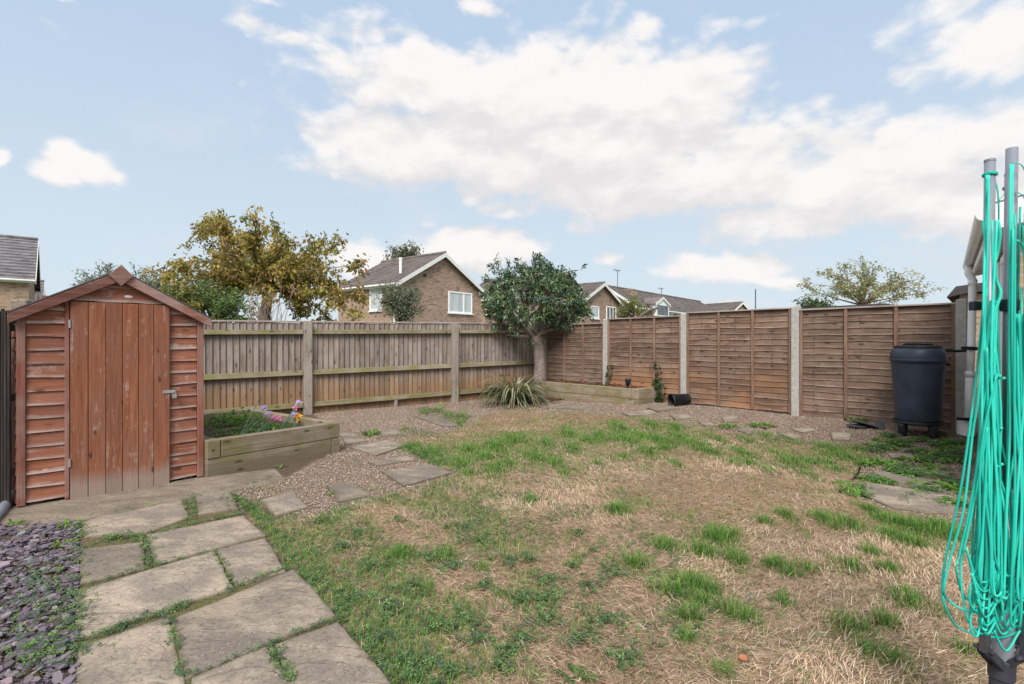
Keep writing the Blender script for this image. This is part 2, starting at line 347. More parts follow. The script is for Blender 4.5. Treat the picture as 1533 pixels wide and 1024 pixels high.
so.rotation_euler = sv.to_track_quat('Z', 'Y').to_euler(); so.location = sv*30
W = bpy.data.worlds.new('World'); SC.world = W; W.use_nodes = True
def build_sky():
    t = NT('', tree=W.node_tree); bg = W.node_tree.nodes['Background']; bg.inputs[1].default_value = .1
    sky = t.n('ShaderNodeTexSky', sky_type='NISHITA'); sky.sun_disc = False; sky.sun_elevation = SUN_EL; sky.sun_rotation = SUN_AZ
    sky.air_density = 1.; sky.dust_density = 1.5; sky.ozone_density = 1.5
    d = t.n('ShaderNodeTexCoord').outputs['Generated']; x, y, z = t.xyz(d)
    az = t.ma('ARCTAN2', x, y); el = t.ma('ARCSINE', z)
    def fb(dz, sc, det, off=0.):
        v = t.comb(t.ma('ADD', t.ma('MULTIPLY', az, 1.), off), t.ma('MULTIPLY', t.ma('ADD', el, dz), 1.75), off)
        return t.noise(v, sc, det, .56, .25)
    # cloud banks: centre and radii (azimuth, elevation) in degrees, weight
    def ae(px, py, rx, ry, w):
        dx = (px-CX)/F; r = math.hypot(1, dx); a = math.atan(dx); e = math.atan((CY-py)/F/r)
        return a, e, rx/F/(r*r), ry/F/r*math.cos(e)**1.0, w
    banks = [ae(*b) for b in [
        (680,125,200,50,1.15), (830,150,210,80,1.3), (960,150,160,66,1.15), (620,225,165,55,1.15), (840,225,280,70,1.3), (1000,280,260,50,1.1),
        (1120,235,120,55,.9), (1300,270,230,75,1.1), (1420,215,150,55,1.), (1480,300,170,60,1.), (1190,330,150,40,.9), (780,300,90,24,.6),
        (1480,70,120,60,.95), (1440,0,110,40,.6), (110,238,40,26,1.),(140,252,46,28,1.),(95,262,40,20,.85),(170,262,30,16,.7), (5,242,22,15,.8), (720,372,95,32,1.1), (540,385,50,28,.95),
        (650,390,60,25,.8), (1085,402,105,27,1.05), (1160,418,50,16,.7), (915,386,30,10,.65), (430,58,70,22,.72), (550,45,90,30,.62), (965,45,45,22,.6), (725,8,35,18,.7),
        (1100,35,60,16,.45), (1290,180,60,25,.5), (480,185,50,25,.55), (760,320,40,12,.5), (1110,452,60,12,.6), (90,0,20,8,.6), (400,2,60,8,.5)]]
    banks += [(2.2,.5,.5,.22,1.), (-2.,.4,.6,.2,1.), (3.,.7,.5,.2,1.), (-2.9,.3,.5,.15,1.), (1.5,.35,.3,.12,.9), (-1.4,.5,.3,.15,.9)]
    banks += [(0.,1.35,9.,.28,1.1), (2.4,.95,.8,.25,1.), (-2.4,.9,.8,.25,1.), (-1.2,.95,.5,.2,.9), (1.2,.95,.5,.2,.9), (3.1,1.,.5,.25,1.), (-3.1,1.,.5,.25,1.)]  # unseen overhead and rear banks, added to brighten the garden
    warp = t.ma('MULTIPLY', t.ma('SUBTRACT', fb(0., 7., 4, 3.1), .5), .09); warp2 = t.ma('MULTIPLY', t.ma('SUBTRACT', fb(0., 7., 4, 8.7), .5), .05)
    azw = t.ma('ADD', az, warp); elw = t.ma('ADD', el, warp2)
    def field(lift, banks=banks):
        s = None; ee = t.ma('ADD', elw, lift) if lift else elw
        for a, e, ra, re, w in banks:
            u = t.ma('MULTIPLY', t.ma('SUBTRACT', azw, a), 1/ra); v = t.ma('MULTIPLY', t.ma('SUBTRACT', ee, e), 1/re)
            q = t.ma('ADD', t.ma('MULTIPLY', u, u), t.ma('MULTIPLY', v, v))
            g = t.ma('MULTIPLY', t.ma('EXPONENT', t.ma('MULTIPLY', q, -1.)), w)
            s = g if s is None else t.ma('MAXIMUM', s, g)
        return s
    nf = fb(0., 24., 8, 2.2); n0 = fb(0., 9., 9); n1 = fb(.028, 9., 9); nl = fb(0., 2.7, 3, 5.)
    s0 = field(0.); s1 = field(.06, [b for b in banks if b[2] > .1 and abs(b[0]) < 1][:16])
    dens = t.ma('ADD', s0, t.ma('ADD', t.ma('MULTIPLY', t.ma('SUBTRACT', n0, .5), .95), t.ma('MULTIPLY', t.ma('SUBTRACT', nf, .5), .36)))
    pv = t.comb(t.ma('ADD', azw, t.ma('MULTIPLY', nf, .02)), t.ma('MULTIPLY', t.ma('ADD', elw, t.ma('MULTIPLY', n0, .02)), 1.6), .3)
    b1 = t.ma('SUBTRACT', .42, t.voro(pv, 15., 'F1')); b2 = t.ma('SUBTRACT', .42, t.voro(pv, 37., 'F1'))
    puff = t.ma('ADD', t.ma('MULTIPLY', b1, .36), t.ma('MULTIPLY', b2, .2))
    dens = t.ma('ADD', dens, puff)
    cov = t.ramp(dens, .15, .66)
    wisp = t.ma('MULTIPLY', t.ramp(fb(0., 4.2, 9, 12.), .52, .8), .35)     # thin high veil
    cov = t.ma('MAXIMUM', cov, wisp)
    brightness = t.ma('ADD', t.ma('MULTIPLY', t.ma('SUBTRACT', n0, n1), 2.6), t.ma('MULTIPLY', t.ma('SUBTRACT', s0, s1), 1.))
    brightness = t.ramp(t.ma('ADD', t.ma('ADD', brightness, t.ma('MULTIPLY', puff, .9)), t.ma('MULTIPLY', t.ma('SUBTRACT', .5, nl), .5)), -.62, .55)
    cloud = t.mix(brightness, (8.0, 7.8, 7.9), (9.7, 9.45, 9.35))
    blue = t.mix(.9, sky.outputs[0], t.mix(t.ramp(el, -.02, .62), (7.2, 8.3, 9.1), (5.3, 6.8, 8.8)))
    c = t.mix(cov, blue, cloud); t.put(bg.inputs[0], c)
build_sky()

# ------------------------------------------------------------------ ground sheet
LAWN = [tuple(G(*p)[:2]) for p in [(345,738),(372,770),(402,808),(432,858),(470,895),(502,930),(545,985),(580,1024),(640,1160),(1800,1160),(1800,830),(1440,786),(1330,764),(1290,748),
    (1283,705),(1312,672),(1240,668),(1190,662),(1110,652),(1050,642),(1000,634),(930,624),(860,620),(790,616),(735,620),(700,640),(660,650),(612,655),(600,672),(640,692),(686,712),(610,735),(550,752),(470,775),(410,778),(380,757)]]
GRAV = [tuple(G(*p)[:2]) for p in [(345,738),(432,714),(500,676),(500,640),(459,614),(678,595),(815,584),(1030,598),(1190,617),(1440,648),(1530,760),(1620,830),(1000,800),(470,790)]]
SLATEP = [tuple(G(*p)[:2]) for p in [(122,783),(119,890),(117,976),(115,1100),(108,1300),(-330,1300),(-330,860),(-60,800),(20,790)]]
def axis_pts(fine0, fine1, st, ends):
    a = list(np.arange(fine0, fine1+1e-6, st)); lo = [fine0]; hi = [fine1]; s = st
    while hi[-1] < ends: s *= 1.35; hi.append(hi[-1]+s); lo.append(lo[-1]-s)
    return np.array(lo[:0:-1]+a+hi[1:])
def build_ground():
    xs = axis_pts(-6.5, 7.5, .07, 900); ys = axis_pts(-.5, 13.5, .07, 900)
    X, Y = np.meshgrid(xs, ys); Z = gz(X, Y); nx, ny = len(xs), len(ys)
    i = np.arange(nx*ny).reshape(ny, nx); q = np.stack([i[:-1,:-1], i[:-1,1:], i[1:,1:], i[1:,:-1]], -1).reshape(-1, 4)
    law = inpoly(X, Y, LAWN); gra = inpoly(X, Y, GRAV) & ~law; sl = inpoly(X, Y, SLATEP)
    t = NT('garden_ground', rough=.97); ob = t.obj(); la = t.att('lawn'); gr = t.att('gravel'); fa = t.att('far')
    n = t.noise(ob, 2.2, 7, .65); f = t.noise(ob, 60., 5, .7); st = t.noise(ob, 23., 6, .75, 1.)
    soil = t.mix(t.ramp(f, .35, .7), (.075,.055,.038), (.17,.125,.085))
    straw = t.mix(t.ramp(st, .35, .65), (.16,.108,.072), (.46,.325,.225))
    straw = t.mix(t.ma('MULTIPLY', t.ramp(n, .45, .68), .45), straw, (.12,.125,.05))
    cell = t.n('ShaderNodeTexVoronoi'); t.put(cell.inputs['Vector'], ob); cell.inputs['Scale'].default_value = 75.
    cr = t.n('ShaderNodeValToRGB'); t.put(cr.inputs[0], t.xyz(cell.outputs['Color'])[0])
    cr.color_ramp.elements[0].color = (.12,.085,.065,1); cr.color_ramp.elements[1].color = (.5,.42,.35,1)
    e = cr.color_ramp.elements.new(.5); e.color = (.3,.2,.15,1)
    gravel = t.mix(t.ma('MULTIPLY', t.ramp(cell.outputs['Distance'], .3, .75), .7), cr.outputs[0], (.07,.05,.04))
    gravel = t.mix(t.ma('MULTIPLY', t.ramp(n, .5, .72), .5), gravel, (.16,.11,.075))
    c = t.mix(la, soil, straw); c = t.mix(gr, c, gravel); c = t.mix(fa, c, t.mix(t.ramp(n, .4, .6), (.06,.09,.03), (.12,.13,.05)))
    t.bump(t.ma('ADD', f, t.ma('MULTIPLY', st, .7)), .8, .02); t.col(c)
    o = mesh_np('ground', np.stack([X, Y, Z], -1).reshape(-1, 3), [q], .3, t.m, True)
    for nm, a in (('lawn', law), ('gravel', gra), ('far', np.hypot(X, Y-6) > 15)):
        o.data.attributes.new(nm, 'FLOAT', 'POINT').data.foreach_set('value', a.astype('f').ravel())
    tag(o, 'back garden ground of bare soil and worn turf', kind='structure')
build_ground()

# ------------------------------------------------------------------ paving
SLABS = []
def slab(poly, label, group, top=.022, thick=.05, name='flagstone', jit=.004, grow=.0):
    P = [G(*p) for p in poly]; c = sum(P, Vector())/len(P); c.z = 0; P = [p+(p-c).normalized()*grow for p in P]
    rim = []
    for i in range(len(P)):
        a, b = P[i], P[(i+1) % len(P)]; k = max(2, int((b-a).length/.07))
        for j in range(k):
            p = a.lerp(b, j/k); r = jit if j else 0
            rim.append(Vector((p.x+random.uniform(-r, r), p.y+random.uniform(-r, r), 0)))
    zb = float(gz(c.x, c.y)); sx, sy = random.uniform(-.004, .004), random.uniform(-.004, .004)
    mb = MB(); mb.tint = random.random()
    zt = [float(gz(p.x, p.y))*.5+zb*.5+top+sx*(p.x-c.x)*2+sy*(p.y-c.y)*2 for p in rim]
    n = len(rim); q = [Vector((p.x-c.x, p.y-c.y, 0)) for p in rim]; inn = [p*max(.3, 1-.06/max(p.length, .08)) for p in q]
    vs = [(p.x, p.y, z-thick) for p, z in zip(q, zt)]+[(p.x, p.y, z) for p, z in zip(q, zt)]+[(p.x, p.y, z+.0015) for p, z in zip(inn, zt)]
    mb.add(vs, [tuple(range(n-1, -1, -1)), tuple(range(2*n, 3*n))]+[(i, (i+1)%n, n+(i+1)%n, n+i) for i in range(n)]+[(n+i, n+(i+1)%n, 2*n+(i+1)%n, 2*n+i) for i in range(n)], [1]*(2*n)+[0]*n)
    o = mb.build(name, M['slab'], bevel=.006, seg=2); o.location = c
    SLABS.append([(p.x, p.y) for p in rim]); return tag(o, label, 'paving slab', group)
PG = 'riven slabs of the patio path'
for poly, lab in [
  ([(123,784),(270,753),(282,779),(219,802.5),(129,808)], 'long narrow patio slab beside the concrete strip before the shed door'),
  ([(293.5,745),(344,740),(356,765),(297,775)], 'small patio slab at the far end of the path beside the gravel'),
  ([(221,805),(364,776),(396,806),(235,850)], 'wide patio slab in the second row before the shed, weeds on its left edge'),
  ([(122,829),(213,817),(216,857),(122,879)], 'small square patio slab next to the slate chippings, weeds on its right edge'),
  ([(325,828),(397,811),(426,860),(354,883)], 'squarish patio slab against the lawn, mossy joint on its left'),
  ([(119,890),(318,831),(347,887),(117,964)], 'large warm buff patio slab with an orange tinge reaching the slate chippings'),
  ([(261,933),(330,906),(438,860),(470,893),(499,928),(400,972),(279,1023)], 'largest patio slab, dark veined, its corner poking into the lawn'),
  ([(117,977),(252,931),(273,1030),(275,1110),(117,1150)], 'patio slab at the bottom left beside the slate chippings, cracked surface'),
  ([(413,974),(505,940),(545,985),(590,1040),(610,1110),(470,1120),(440,1030)], 'patio slab at the bottom against the lawn, pale patch near its edge'),
  ([(290,1025),(397,978),(432,1030),(462,1120),(278,1130)], 'patio slab at the bottom between its two neighbours, cut off by the frame')]:
    slab(poly, lab, PG, grow=.011)
SG = 'stepping slabs set in the gravel'
for poly, lab in [
  ([(390,751),(437,736),(461,762),(412,775)], 'cracked stepping slab in the gravel closest to the patio'),
  ([(489,729),(527,723),(555,744),(507,754)], 'grey stepping slab at the lawn edge, second from the patio'),
  ([(571,708),(639,695),(678,709),(604,730)], 'large stepping slab on the lawn edge out from the sleeper bed corner'),
  ([(550,693),(610,685),(623,690),(564,699)], 'thin sliver of stepping slab half buried in gravel'),
  ([(524,671),(579,660),(607,669),(563,684)], 'stepping slab beside the right corner of the flower bed'),
  ([(506,650),(527,648),(549,662),(518,667)], 'stepping slab touching the sleeper bed next to a leafy weed'),
  ([(564,643),(590,643),(606,652),(570,654)], 'small stepping slab among weeds behind the flower bed corner'),
  ([(622,625),(655,622),(688,638),(668,641)], 'stepping slab along the fence, far end of the left path'),
  ([(816,604),(890,607),(885,614),(818,612)], 'dark slab laid at the foot of the corner sleeper bed'),
  ([(929,618),(978,614),(985,620),(942,625)], 'slab in front of the right end of the corner bed'),
  ([(968,612),(1003,607),(1018,612),(985,618)], 'slab beside the toppled plant pot'),
  ([(1002,623),(1030,620),(1037,627),(1011,630)], 'small slab in the gravel below the toppled pot'),
  ([(1080,624),(1104,623),(1106,632),(1084,634)], 'small slab in the gravel before the orange stained fence panel'),
  ([(1044,632),(1060,630),(1071,638),(1055,640)], 'half grown over slab at the far lawn edge'),
  ([(1100,644),(1128,642),(1130,649),(1120,652)], 'pale slab at the far lawn edge below a weed clump'),
  ([(1164,650),(1182,648),(1204,656),(1188,660)], 'pale slab on the lawn edge before the third concrete post'),
  ([(1182,644),(1215,641),(1224,645),(1202,650)], 'slab behind the pale slab before the third concrete post'),
  ([(1243,647),(1275,648),(1272,662),(1246,661)], 'dark slab near the slate pile'),
  ([(1328,681),(1364,679),(1372,687),(1335,688)], 'slab half covered with weeds in front of the water butt'),
  ([(1344,700),(1371,701),(1429,710),(1416,714),(1379,710)], 'narrow slab in the weedy path left of the clothes dryer, third back'),
  ([(1305,708),(1328,709),(1418,725),(1400,732),(1339,724)], 'long slab in the weedy path left of the clothes dryer, second back'),
  ([(1296,725),(1340,731),(1434,746),(1432,771),(1385,770),(1332,761),(1293,744)], 'large irregular slab, nearest of the weedy path left of the clothes dryer')]:
    slab(poly, lab, SG, top=.017)
def build_path():
    P = [G(*p) for p in [(20,800),(60,790),(121,781),(270,751),(350,735),(428,718.5),(412,703),(330,713)]]
    P += [Vector((-2.9, 4.85, 0)), Vector((-3.55, 4.25, 0)), Vector((-4.0, 4.05, 0)), Vector((-3.75, 3.6, 0))]
    mb = MB(); mb.prism([(p.x, p.y) for p in P], -.05, .012); o = mb.build('concrete_path', M['path'], bevel=.008)
    tag(o, 'worn concrete strip running along the front of the shed', kind='structure'); SLABS.append([(p.x, p.y) for p in P])
build_path()
def build_path_bed():
    P = [G(*p) for p in [(121,786),(270,752),(344,740),(356,765),(397,808),(427,860),(472,893),(501,929),(548,985),(612,1110),(470,1130),(116,1130),(118,960)]]
    t = NT('mossy_joint_soil', rough=1.); ob = t.obj(); n = t.noise(ob, 9., 6, .7); f = t.noise(ob, 90., 4, .7)
    t.bump(f, .9, .01); t.col(t.mix(t.ramp(n, .4, .62), t.mix(t.ramp(f, .35, .65), (.075,.055,.035), (.21,.15,.09)), t.mix(t.ramp(f, .35, .65), (.06,.075,.02), (.15,.15,.055))))
    mb = MB(); mb.prism([(p.x, p.y) for p in P], -.06, .015); tag(mb.build('path', t.m), 'mossy soil bed showing in the joints of the slab path', kind='structure')
build_path_bed()

# ------------------------------------------------------------------ shed
SH = Vector((-3.668, 3.839, 0)); SHR = R(46); SW, SD, EV, RI = 1.211, 1.83, 1.468, 1.81
def build_shed():
    t = thing('garden_shed', 'small red-brown timber shed with peeling paint and an apex roof', 'shed', SH, SHR)
    roof_z = lambda x: EV+(RI-EV)*(1-abs(x-SW/2)/(SW/2))
    mb = MB()                                                  # dark carcass so gaps read dark
    mb.prism_y([(.03,.03),(SW-.03,.03),(SW-.03,EV-.02),(SW/2,RI-.03),(.03,EV-.02)], .035, SD-.02)
    mb.build('carcass', M['darkscreen'], t)
    pitch = .1035
    def clad(x0, x1, z0, z1, name='cladding', clip=False):
        mb = MB(); z = z0
        while z < z1-.02:
            mb.tint = random.random(); zt = min(z+pitch+.012, z1+.01); a, b = x0, x1
            if clip:
                zz = z+pitch*.55; f = min(1, max(0, (zz-EV)/(RI-EV))); a = max(x0, f*SW/2+.0); b = min(x1, SW-f*SW/2)
            if b-a > .03: mb.plank(a, b, z, zt, -.013, .002, .012, 9, .005)
            z += pitch
        return mb.build(name, M['shed'], t, bevel=.002)
    clad(.042, .266, .035, 1.585, clip=True); clad(.957, SW-.042, .035, 1.585, clip=True)
    hw = lambda z: (1-(z-EV)/(RI-EV))*SW/2-.002
    for z0, z1, y in ((1.566, 1.684, -.021), (1.672, 1.80, -.012)):
        mb = MB(); mb.tint = random.random(); c = SW/2; n = 10; v = []; wr = []
        for i in range(n+1):
            u = -1+2*i/n; v += [(c+u*hw(z0), y, z0+.003*math.sin(i*1.9+z0*30)), (c+u*hw(z0+(z1-z0)*.5), y+.004, z0+(z1-z0)*.5), (c+u*hw(z1), y+.008, z1)]; wr += [1, .6, .25]
        mb.add(v, [(3*i+k, 3*i+3+k, 3*i+4+k, 3*i+1+k) for i in range(n) for k in (0, 1)]+[(3*i+3, 3*i, 3*i+1, 3*i+4)[:0] or (3*i, 3*i+1, 3*i+4, 3*i+3) for i in ()], wr)
        o = mb.build('gable_board', M['shed'], t); s = o.modifiers.new('thickness', 'SOLIDIFY'); s.thickness = .012; s.offset = -1
    for side in (0, 1):                                        # long side walls
        mb = MB(); z = .035
        while z < EV-.12:
            mb.tint = random.random(); x = -.012 if side == 0 else SW
            mb.hexa([(x-.004,.03,z),(x+.016,.03,z),(x+.016,SD,z),(x-.004,SD,z),(x+.006,.03,z+pitch),(x+.012,.03,z+pitch),(x+.012,SD,z+pitch),(x+.006,SD,z+pitch)]); z += pitch
        mb.build('side_wall', M['shed'], t)
    for x0, x1, zt, nm in ((-.008,.040,EV+.0,'corner_trim'),(SW-.040,SW+.010,EV+.0,'corner_trim'),(.262,.290,1.575,'door_jamb')):
        mb = MB(); mb.tint = random.random(); mb.box(x0, x1, -.024, .01, .02, zt); mb.build(nm, M['shedtrim'], t, bevel=.003)
    # door
    mb = MB(); xs = [.292,.402,.513,.624,.732,.838,.954]
    for i in range(6):
        mb.tint = random.random(); dz = random.uniform(-.004, .004)
        mb.box(xs[i]+.002, xs[i+1]-.002, -.042, -.024, .006+dz, 1.558+dz*.4)
    d = mb.build('door', M['sheddoor'], t, bevel=.003)
    for z in (1.38, .30): mb = MB(); mb.box(.281, .290, -.047, -.024, z-.03, z+.03); mb.tube([(.290,-.048,z-.032),(.290,-.048,z+.032)], .005, 8); mb.build('hinge', M['steel'], d)
    mb = MB(); mb.box(.9, .985, -.0475, -.0425, .795, .822); mb.box(.973, .993, -.055, -.018, .797, .82); mb.build('hasp', M['steel'], d, bevel=.002)
    mb = MB(); mb.box(.965, .997, -.078, -.058, .752, .788)
    mb.tube([(.971,-.068,.786),(.971,-.068,.803),(.976,-.068,.811),(.986,-.068,.811),(.991,-.068,.803),(.991,-.068,.786)], .003, 6)
    mb.build('padlock', M['steel'], d, bevel=.003)
    # roof
    oh, fr = .058, -.06
    for sgn in (-1, 1):
        e = SW/2+sgn*(SW/2+oh); sl = (RI-EV)/(SW/2); ze = RI-sl*(SW/2+oh)
        mb = MB(); a = [(SW/2, RI+.012), (e, ze+.012), (e, ze+.030), (SW/2, RI+.030)]
        mb.prism_y(a if sgn > 0 else a[::-1], fr+.006, SD+.06); mb.build('roof_slope', M['felt'], t, bevel=.004)
        mb = MB(); a = [(SW/2, RI+.010), (e, ze+.010), (e+sgn*.0, ze-.062), (SW/2, RI-.072)]
        mb.tint = random.random(); mb.prism_y(a if sgn > 0 else a[::-1], fr-.014, fr+.004)
        mb.build('bargeboard', M['barge'], t, bevel=.003)
        mb = MB(); a = [(SW/2, RI+.0), (e, ze+.0), (e, ze-.03), (SW/2, RI-.03)]
        mb.prism_y(a if sgn > 0 else a[::-1], fr+.008, -.02); mb.build('soffit_board', M['shedtrim'], t)
    mb = MB(); mb.prism_y([(SW/2,RI-.115),(SW/2+.082,RI-.03),(SW/2,RI+.062),(SW/2-.082,RI-.03)], fr-.032, fr-.0155); mb.build('finial', M['barge'], t, bevel=.003)
    mb = MB(); mb.lathe([(.0,0),(.02,0),(.021,.002),(.0,.004)], 20); b = mb.build('badge', M['white'], t)
    b.rotation_euler = (R(90), 0, 0); b.scale = (1.35, .5, 1); b.location = (.665, -.018, 1.618)
    mb = MB(); 
    for x in (.1, .6, 1.1): mb.box(x-.04, x+.04, 0, SD, -.02, .034)
    mb.build('bearer', M['darkscreen'], t)
build_shed()

# ------------------------------------------------------------------ dark slat screen and pipe at far left
def build_screen():
    a = Vector((-3.715, 3.83, 0)); b = Vector((-5.9, 3.98, 0)); d = b-a
    t = thing('slat_screen', 'dark stained vertical slat fence panel squeezed beside the shed', 'fence', a, math.atan2(d.y, d.x))
    mb = MB(); x = 0
    while x < d.length:
        w = random.uniform(.018, .03); mb.tint = random.random(); dz = random.uniform(-.012, .012)
        mb.box(x, x+w, -.008, .008, 0, 1.475+dz); x += w+random.uniform(.002, .007)
    mb.build('slats', M['darkscreen'], t, bevel=.002)
    for z in (.25, .8, 1.32):
        mb = MB(); mb.box(0, d.length, -.032, -.009, z, z+.05); mb.build('rail', M['darkscreen'], t)
    mb = MB(); a0 = G(-25, 800); b0 = G(24, 742)
    mb.tube([a0+Vector((0,0,.03)), b0+Vector((-.02,.05,.035))], .034, 16); tag(mb.build('waste_pipe', M['greypipe'], smooth=True), 'grey plastic pipe lying on the ground by the shed corner', 'pipe')
build_screen()

# ------------------------------------------------------------------ fence of upright boards on the left
FA = Vector((-3.564, 8.97, 0)); FD = Vector((.8115, .584, 0)).normalized()
def build_left_fence():
    t = thing('board_fence', 'weathered grey close-board fence with mossy rails along the back left', 'fence', FA, math.atan2(FD.y, FD.x))
    zo = lambda x: .014*x
    posts = [-5.8, -2.95, 0, 2.89, 5.1]
    for i, x in enumerate(posts):
        mb = MB(); mb.tint = random.random(); w = .135 if i < 4 else .1; z = zo(x)
        mb.box(x-w/2, x+w/2, -.125, -.012, -.05+z, (1.60 if i != 2 else 1.605)+z); mb.build('post', M['post'], t, bevel=.006)
    for i in range(4):
        x0, x1 = posts[i], posts[i+1]; zm = zo((x0+x1)/2)
        mb = MB(); x = x0
        while x < x1-.02:
            w = min(random.uniform(.088, .102), x1-x); mb.tint = random.random(); z = zo(x); tp = 1.572+z+random.uniform(-.006, .006)
            mb.hexa([(x,.012,-.06+z),(x+w+.004,-.006,-.06+z),(x+w+.004,.014,-.06+z),(x,.018,-.06+z),(x,.012,tp),(x+w+.004,-.006,tp),(x+w+.004,.014,tp),(x,.018,tp)])
            mb.wear = 1; mb.hexa([(x+w-.004,-.0075,-.06+z),(x+w+.003,-.0075,-.06+z),(x+w+.003,.01,-.06+z),(x+w-.004,.01,-.06+z),(x+w-.004,-.0075,tp-.004),(x+w+.003,-.0075,tp-.004),(x+w+.003,.01,tp-.004),(x+w-.004,.01,tp-.004)]); mb.wear = 0  # thin dark strip per board, painted as the shadow gap
            x += w
        mb.build('board_panel', M['board'], t, bevel=.0015)
        for k, (z, h) in enumerate(((1.375,.075),(.67,.085),(.115,.085))):
            mb = MB(); mb.tint = random.random(); e0 = x0+.07; e1 = x1-.07 if i < 3 else x1-.05
            for s in range(5):                                 # slightly sagging rail
                a = e0+(e1-e0)*s/5; b = e0+(e1-e0)*(s+1)/5
            mb.hexa([(e0,-.075,z+zo(e0)),(e1,-.075,z+zo(e1)),(e1,-.006,z+zo(e1)),(e0,-.006,z+zo(e0)),(e0,-.05,z+h+zo(e0)),(e1,-.05,z+h+zo(e1)),(e1,-.006,z+h+zo(e1)),(e0,-.006,z+h+zo(e0))])
            mb.build('rail', M['rail'], t, bevel=.006)
        mb = MB(); mb.tint = .8; e0, e1 = x0, x1
        mb.hexa([(e0,-.018,1.578+zo(e0)),(e1-.003,-.018,1.578+zo(e1)),(e1-.003,.04,1.578+zo(e1)),(e0,.04,1.578+zo(e0)),(e0,-.018,1.606+zo(e0)),(e1-.003,-.018,1.606+zo(e1)),(e1-.003,.04,1.606+zo(e1)),(e0,.04,1.606+zo(e0))])
        mb.build('capping', M['cap'], t, bevel=.004)
    for x in (1.62, 4.1):
        mb = MB(); mb.box(x-.03, x+.03, -.07, -.012, -.05+zo(x), .11+zo(x)); mb.build('peg', M['post'], t, bevel=.004)
build_left_fence()

# ------------------------------------------------------------------ overlap fence with concrete posts on the right
RC = Vector((4.30-.657*5.4, 7.60+.754*5.4, 0)); RD = Vector((.657, -.754, 0)).normalized(); RROT = math.atan2(RD.y, RD.x)
def RP(x, y=0, z=0): return RC+RD*x+Vector((-RD.y, RD.x, 0))*y+Vector((0, 0, z))
M['lap2'] = wood('brown_overlap_board_plain', (.10,.06,.043), (.19,.122,.09), 'x', grey=(.25,.175,.135), greyamt=.6, wearcol=(.4,.3,.24), weark=.36, vary=.42, bump=.7, lip=.6)
def build_right_fence():
    t = thing('panel_fence', 'brown overlap panel fence between pale concrete posts along the right', 'fence', RC, RROT)
    px = [0, 1.737, 3.461, 5.286, 7.161]; top = [1.66, 1.70, 1.745, 1.775, 1.755]
    for x, z in zip(px, top):
        mb = MB(); mb.box(x-.052, x+.052, -.055, .055, -.1, z-.012)
        mb.hexa([(x-.052,-.055,z-.012),(x+.052,-.055,z-.012),(x+.052,.055,z-.012),(x-.052,.055,z-.012),(x-.04,-.03,z+.006),(x+.04,-.03,z+.006),(x+.04,.03,z+.006),(x-.04,.03,z+.006)])
        mb.build('concrete_post', M['concrete'], t, bevel=.005)
    for i, (z0, z1) in enumerate(((.05,1.625),(.125,1.705),(.175,1.755),(.14,1.722))):
        x0, x1 = px[i]+.056, px[i+1]-.056; mb = MB(); h = z1-z0-.03; n = 17; p = h/n
        for k in range(n):
            mb.tint = random.random(); mb.plank(x0+.005, x1-.005, z0+.01+k*p, z0+.01+(k+1)*p+.012, -.010, .003, .008, 15, .0065)
        pn = mb.build('panel', M['lap'] if i in (1, 2) else M['lap2'], t)
        for f in (.0, 1/3, 2/3, 1.):
            mb = MB(); mb.tint = random.random(); c = x0+.02+(x1-x0-.04)*f
            mb.box(c-.019, c+.019, -.034, -.009, z0, z1-.022); mb.build('batten', M['batten'], pn, bevel=.002)
        mb = MB(); mb.tint = random.random(); mb.box(x0, x1, -.042, .03, z1-.02, z1+.002); mb.build('cap', M['cap'], pn, bevel=.003)
build_right_fence()

# ------------------------------------------------------------------ sleeper beds
def sleeper(t, x0, x1, y0, y1, z0, z1):
    mb = MB(); mb.tint = random.random(); mb.box(x0, x1, y0, y1, z0, z1)
    return mb.build('sleeper', M['sleeper'] if x1-x0 > y1-y0 else M['sleepery'], t, bevel=.008, seg=2)
BED = Vector((-2.76, 4.68, 0)); BEDR = math.atan2(1.1, .83)
def build_flower_bed():
    t = thing('flower_bed', 'raised timber sleeper bed with soil and artificial flowers beside the shed', 'raised bed', BED, BEDR)
    L, Dp, h, w = 1.385, 1.98, .172, .1
    sleeper(t, 0, L-.105, .004, w, -.03, h); sleeper(t, L-.1, L, 0, Dp, -.03, h-.004)          # lower course
    sleeper(t, .004, w, w+.003, Dp, -.03, h); sleeper(t, w+.003, L-w-.008, Dp-w, Dp, -.03, h)
    sleeper(t, 0, .115, -.004, Dp+.004, h+.003, 2*h); sleeper(t, .121, L, 0, w, h+.001, 2*h-.002)   # upper course
    sleeper(t, L-w, L, w+.003, Dp, h+.003, 2*h); sleeper(t, .118, L-w-.004, Dp-w, Dp, h+.003, 2*h)
    n = 26; vs = []; fs = []; mb = MB()
    for j in range(n):
        for i in range(n):
            x = .08+(L-.16)*i/(n-1); y = .08+(Dp-.16)*j/(n-1); vs.append((x, y, .262+.03*float(fbm(x+3, y, 3.))-.015+.012*random.random()))
    fs = [(j*n+i, j*n+i+1, (j+1)*n+i+1, (j+1)*n+i) for j in range(n-1) for i in range(n-1)]
    mb.add(vs, fs); mb.build('soil', M['soil'], t, smooth=True)
build_flower_bed()
def BP(x, y, z=0):
    c, s = math.cos(BEDR), math.sin(BEDR); return BED+Vector((c*x-s*y, s*x+c*y, z))
CB = Vector((.71, 10.84, 0)); CBR = RROT
def CP(x, y, z=0):
    c, s = math.cos(CBR), math.sin(CBR); return CB+Vector((c*x-s*y, s*x+c*y, z))
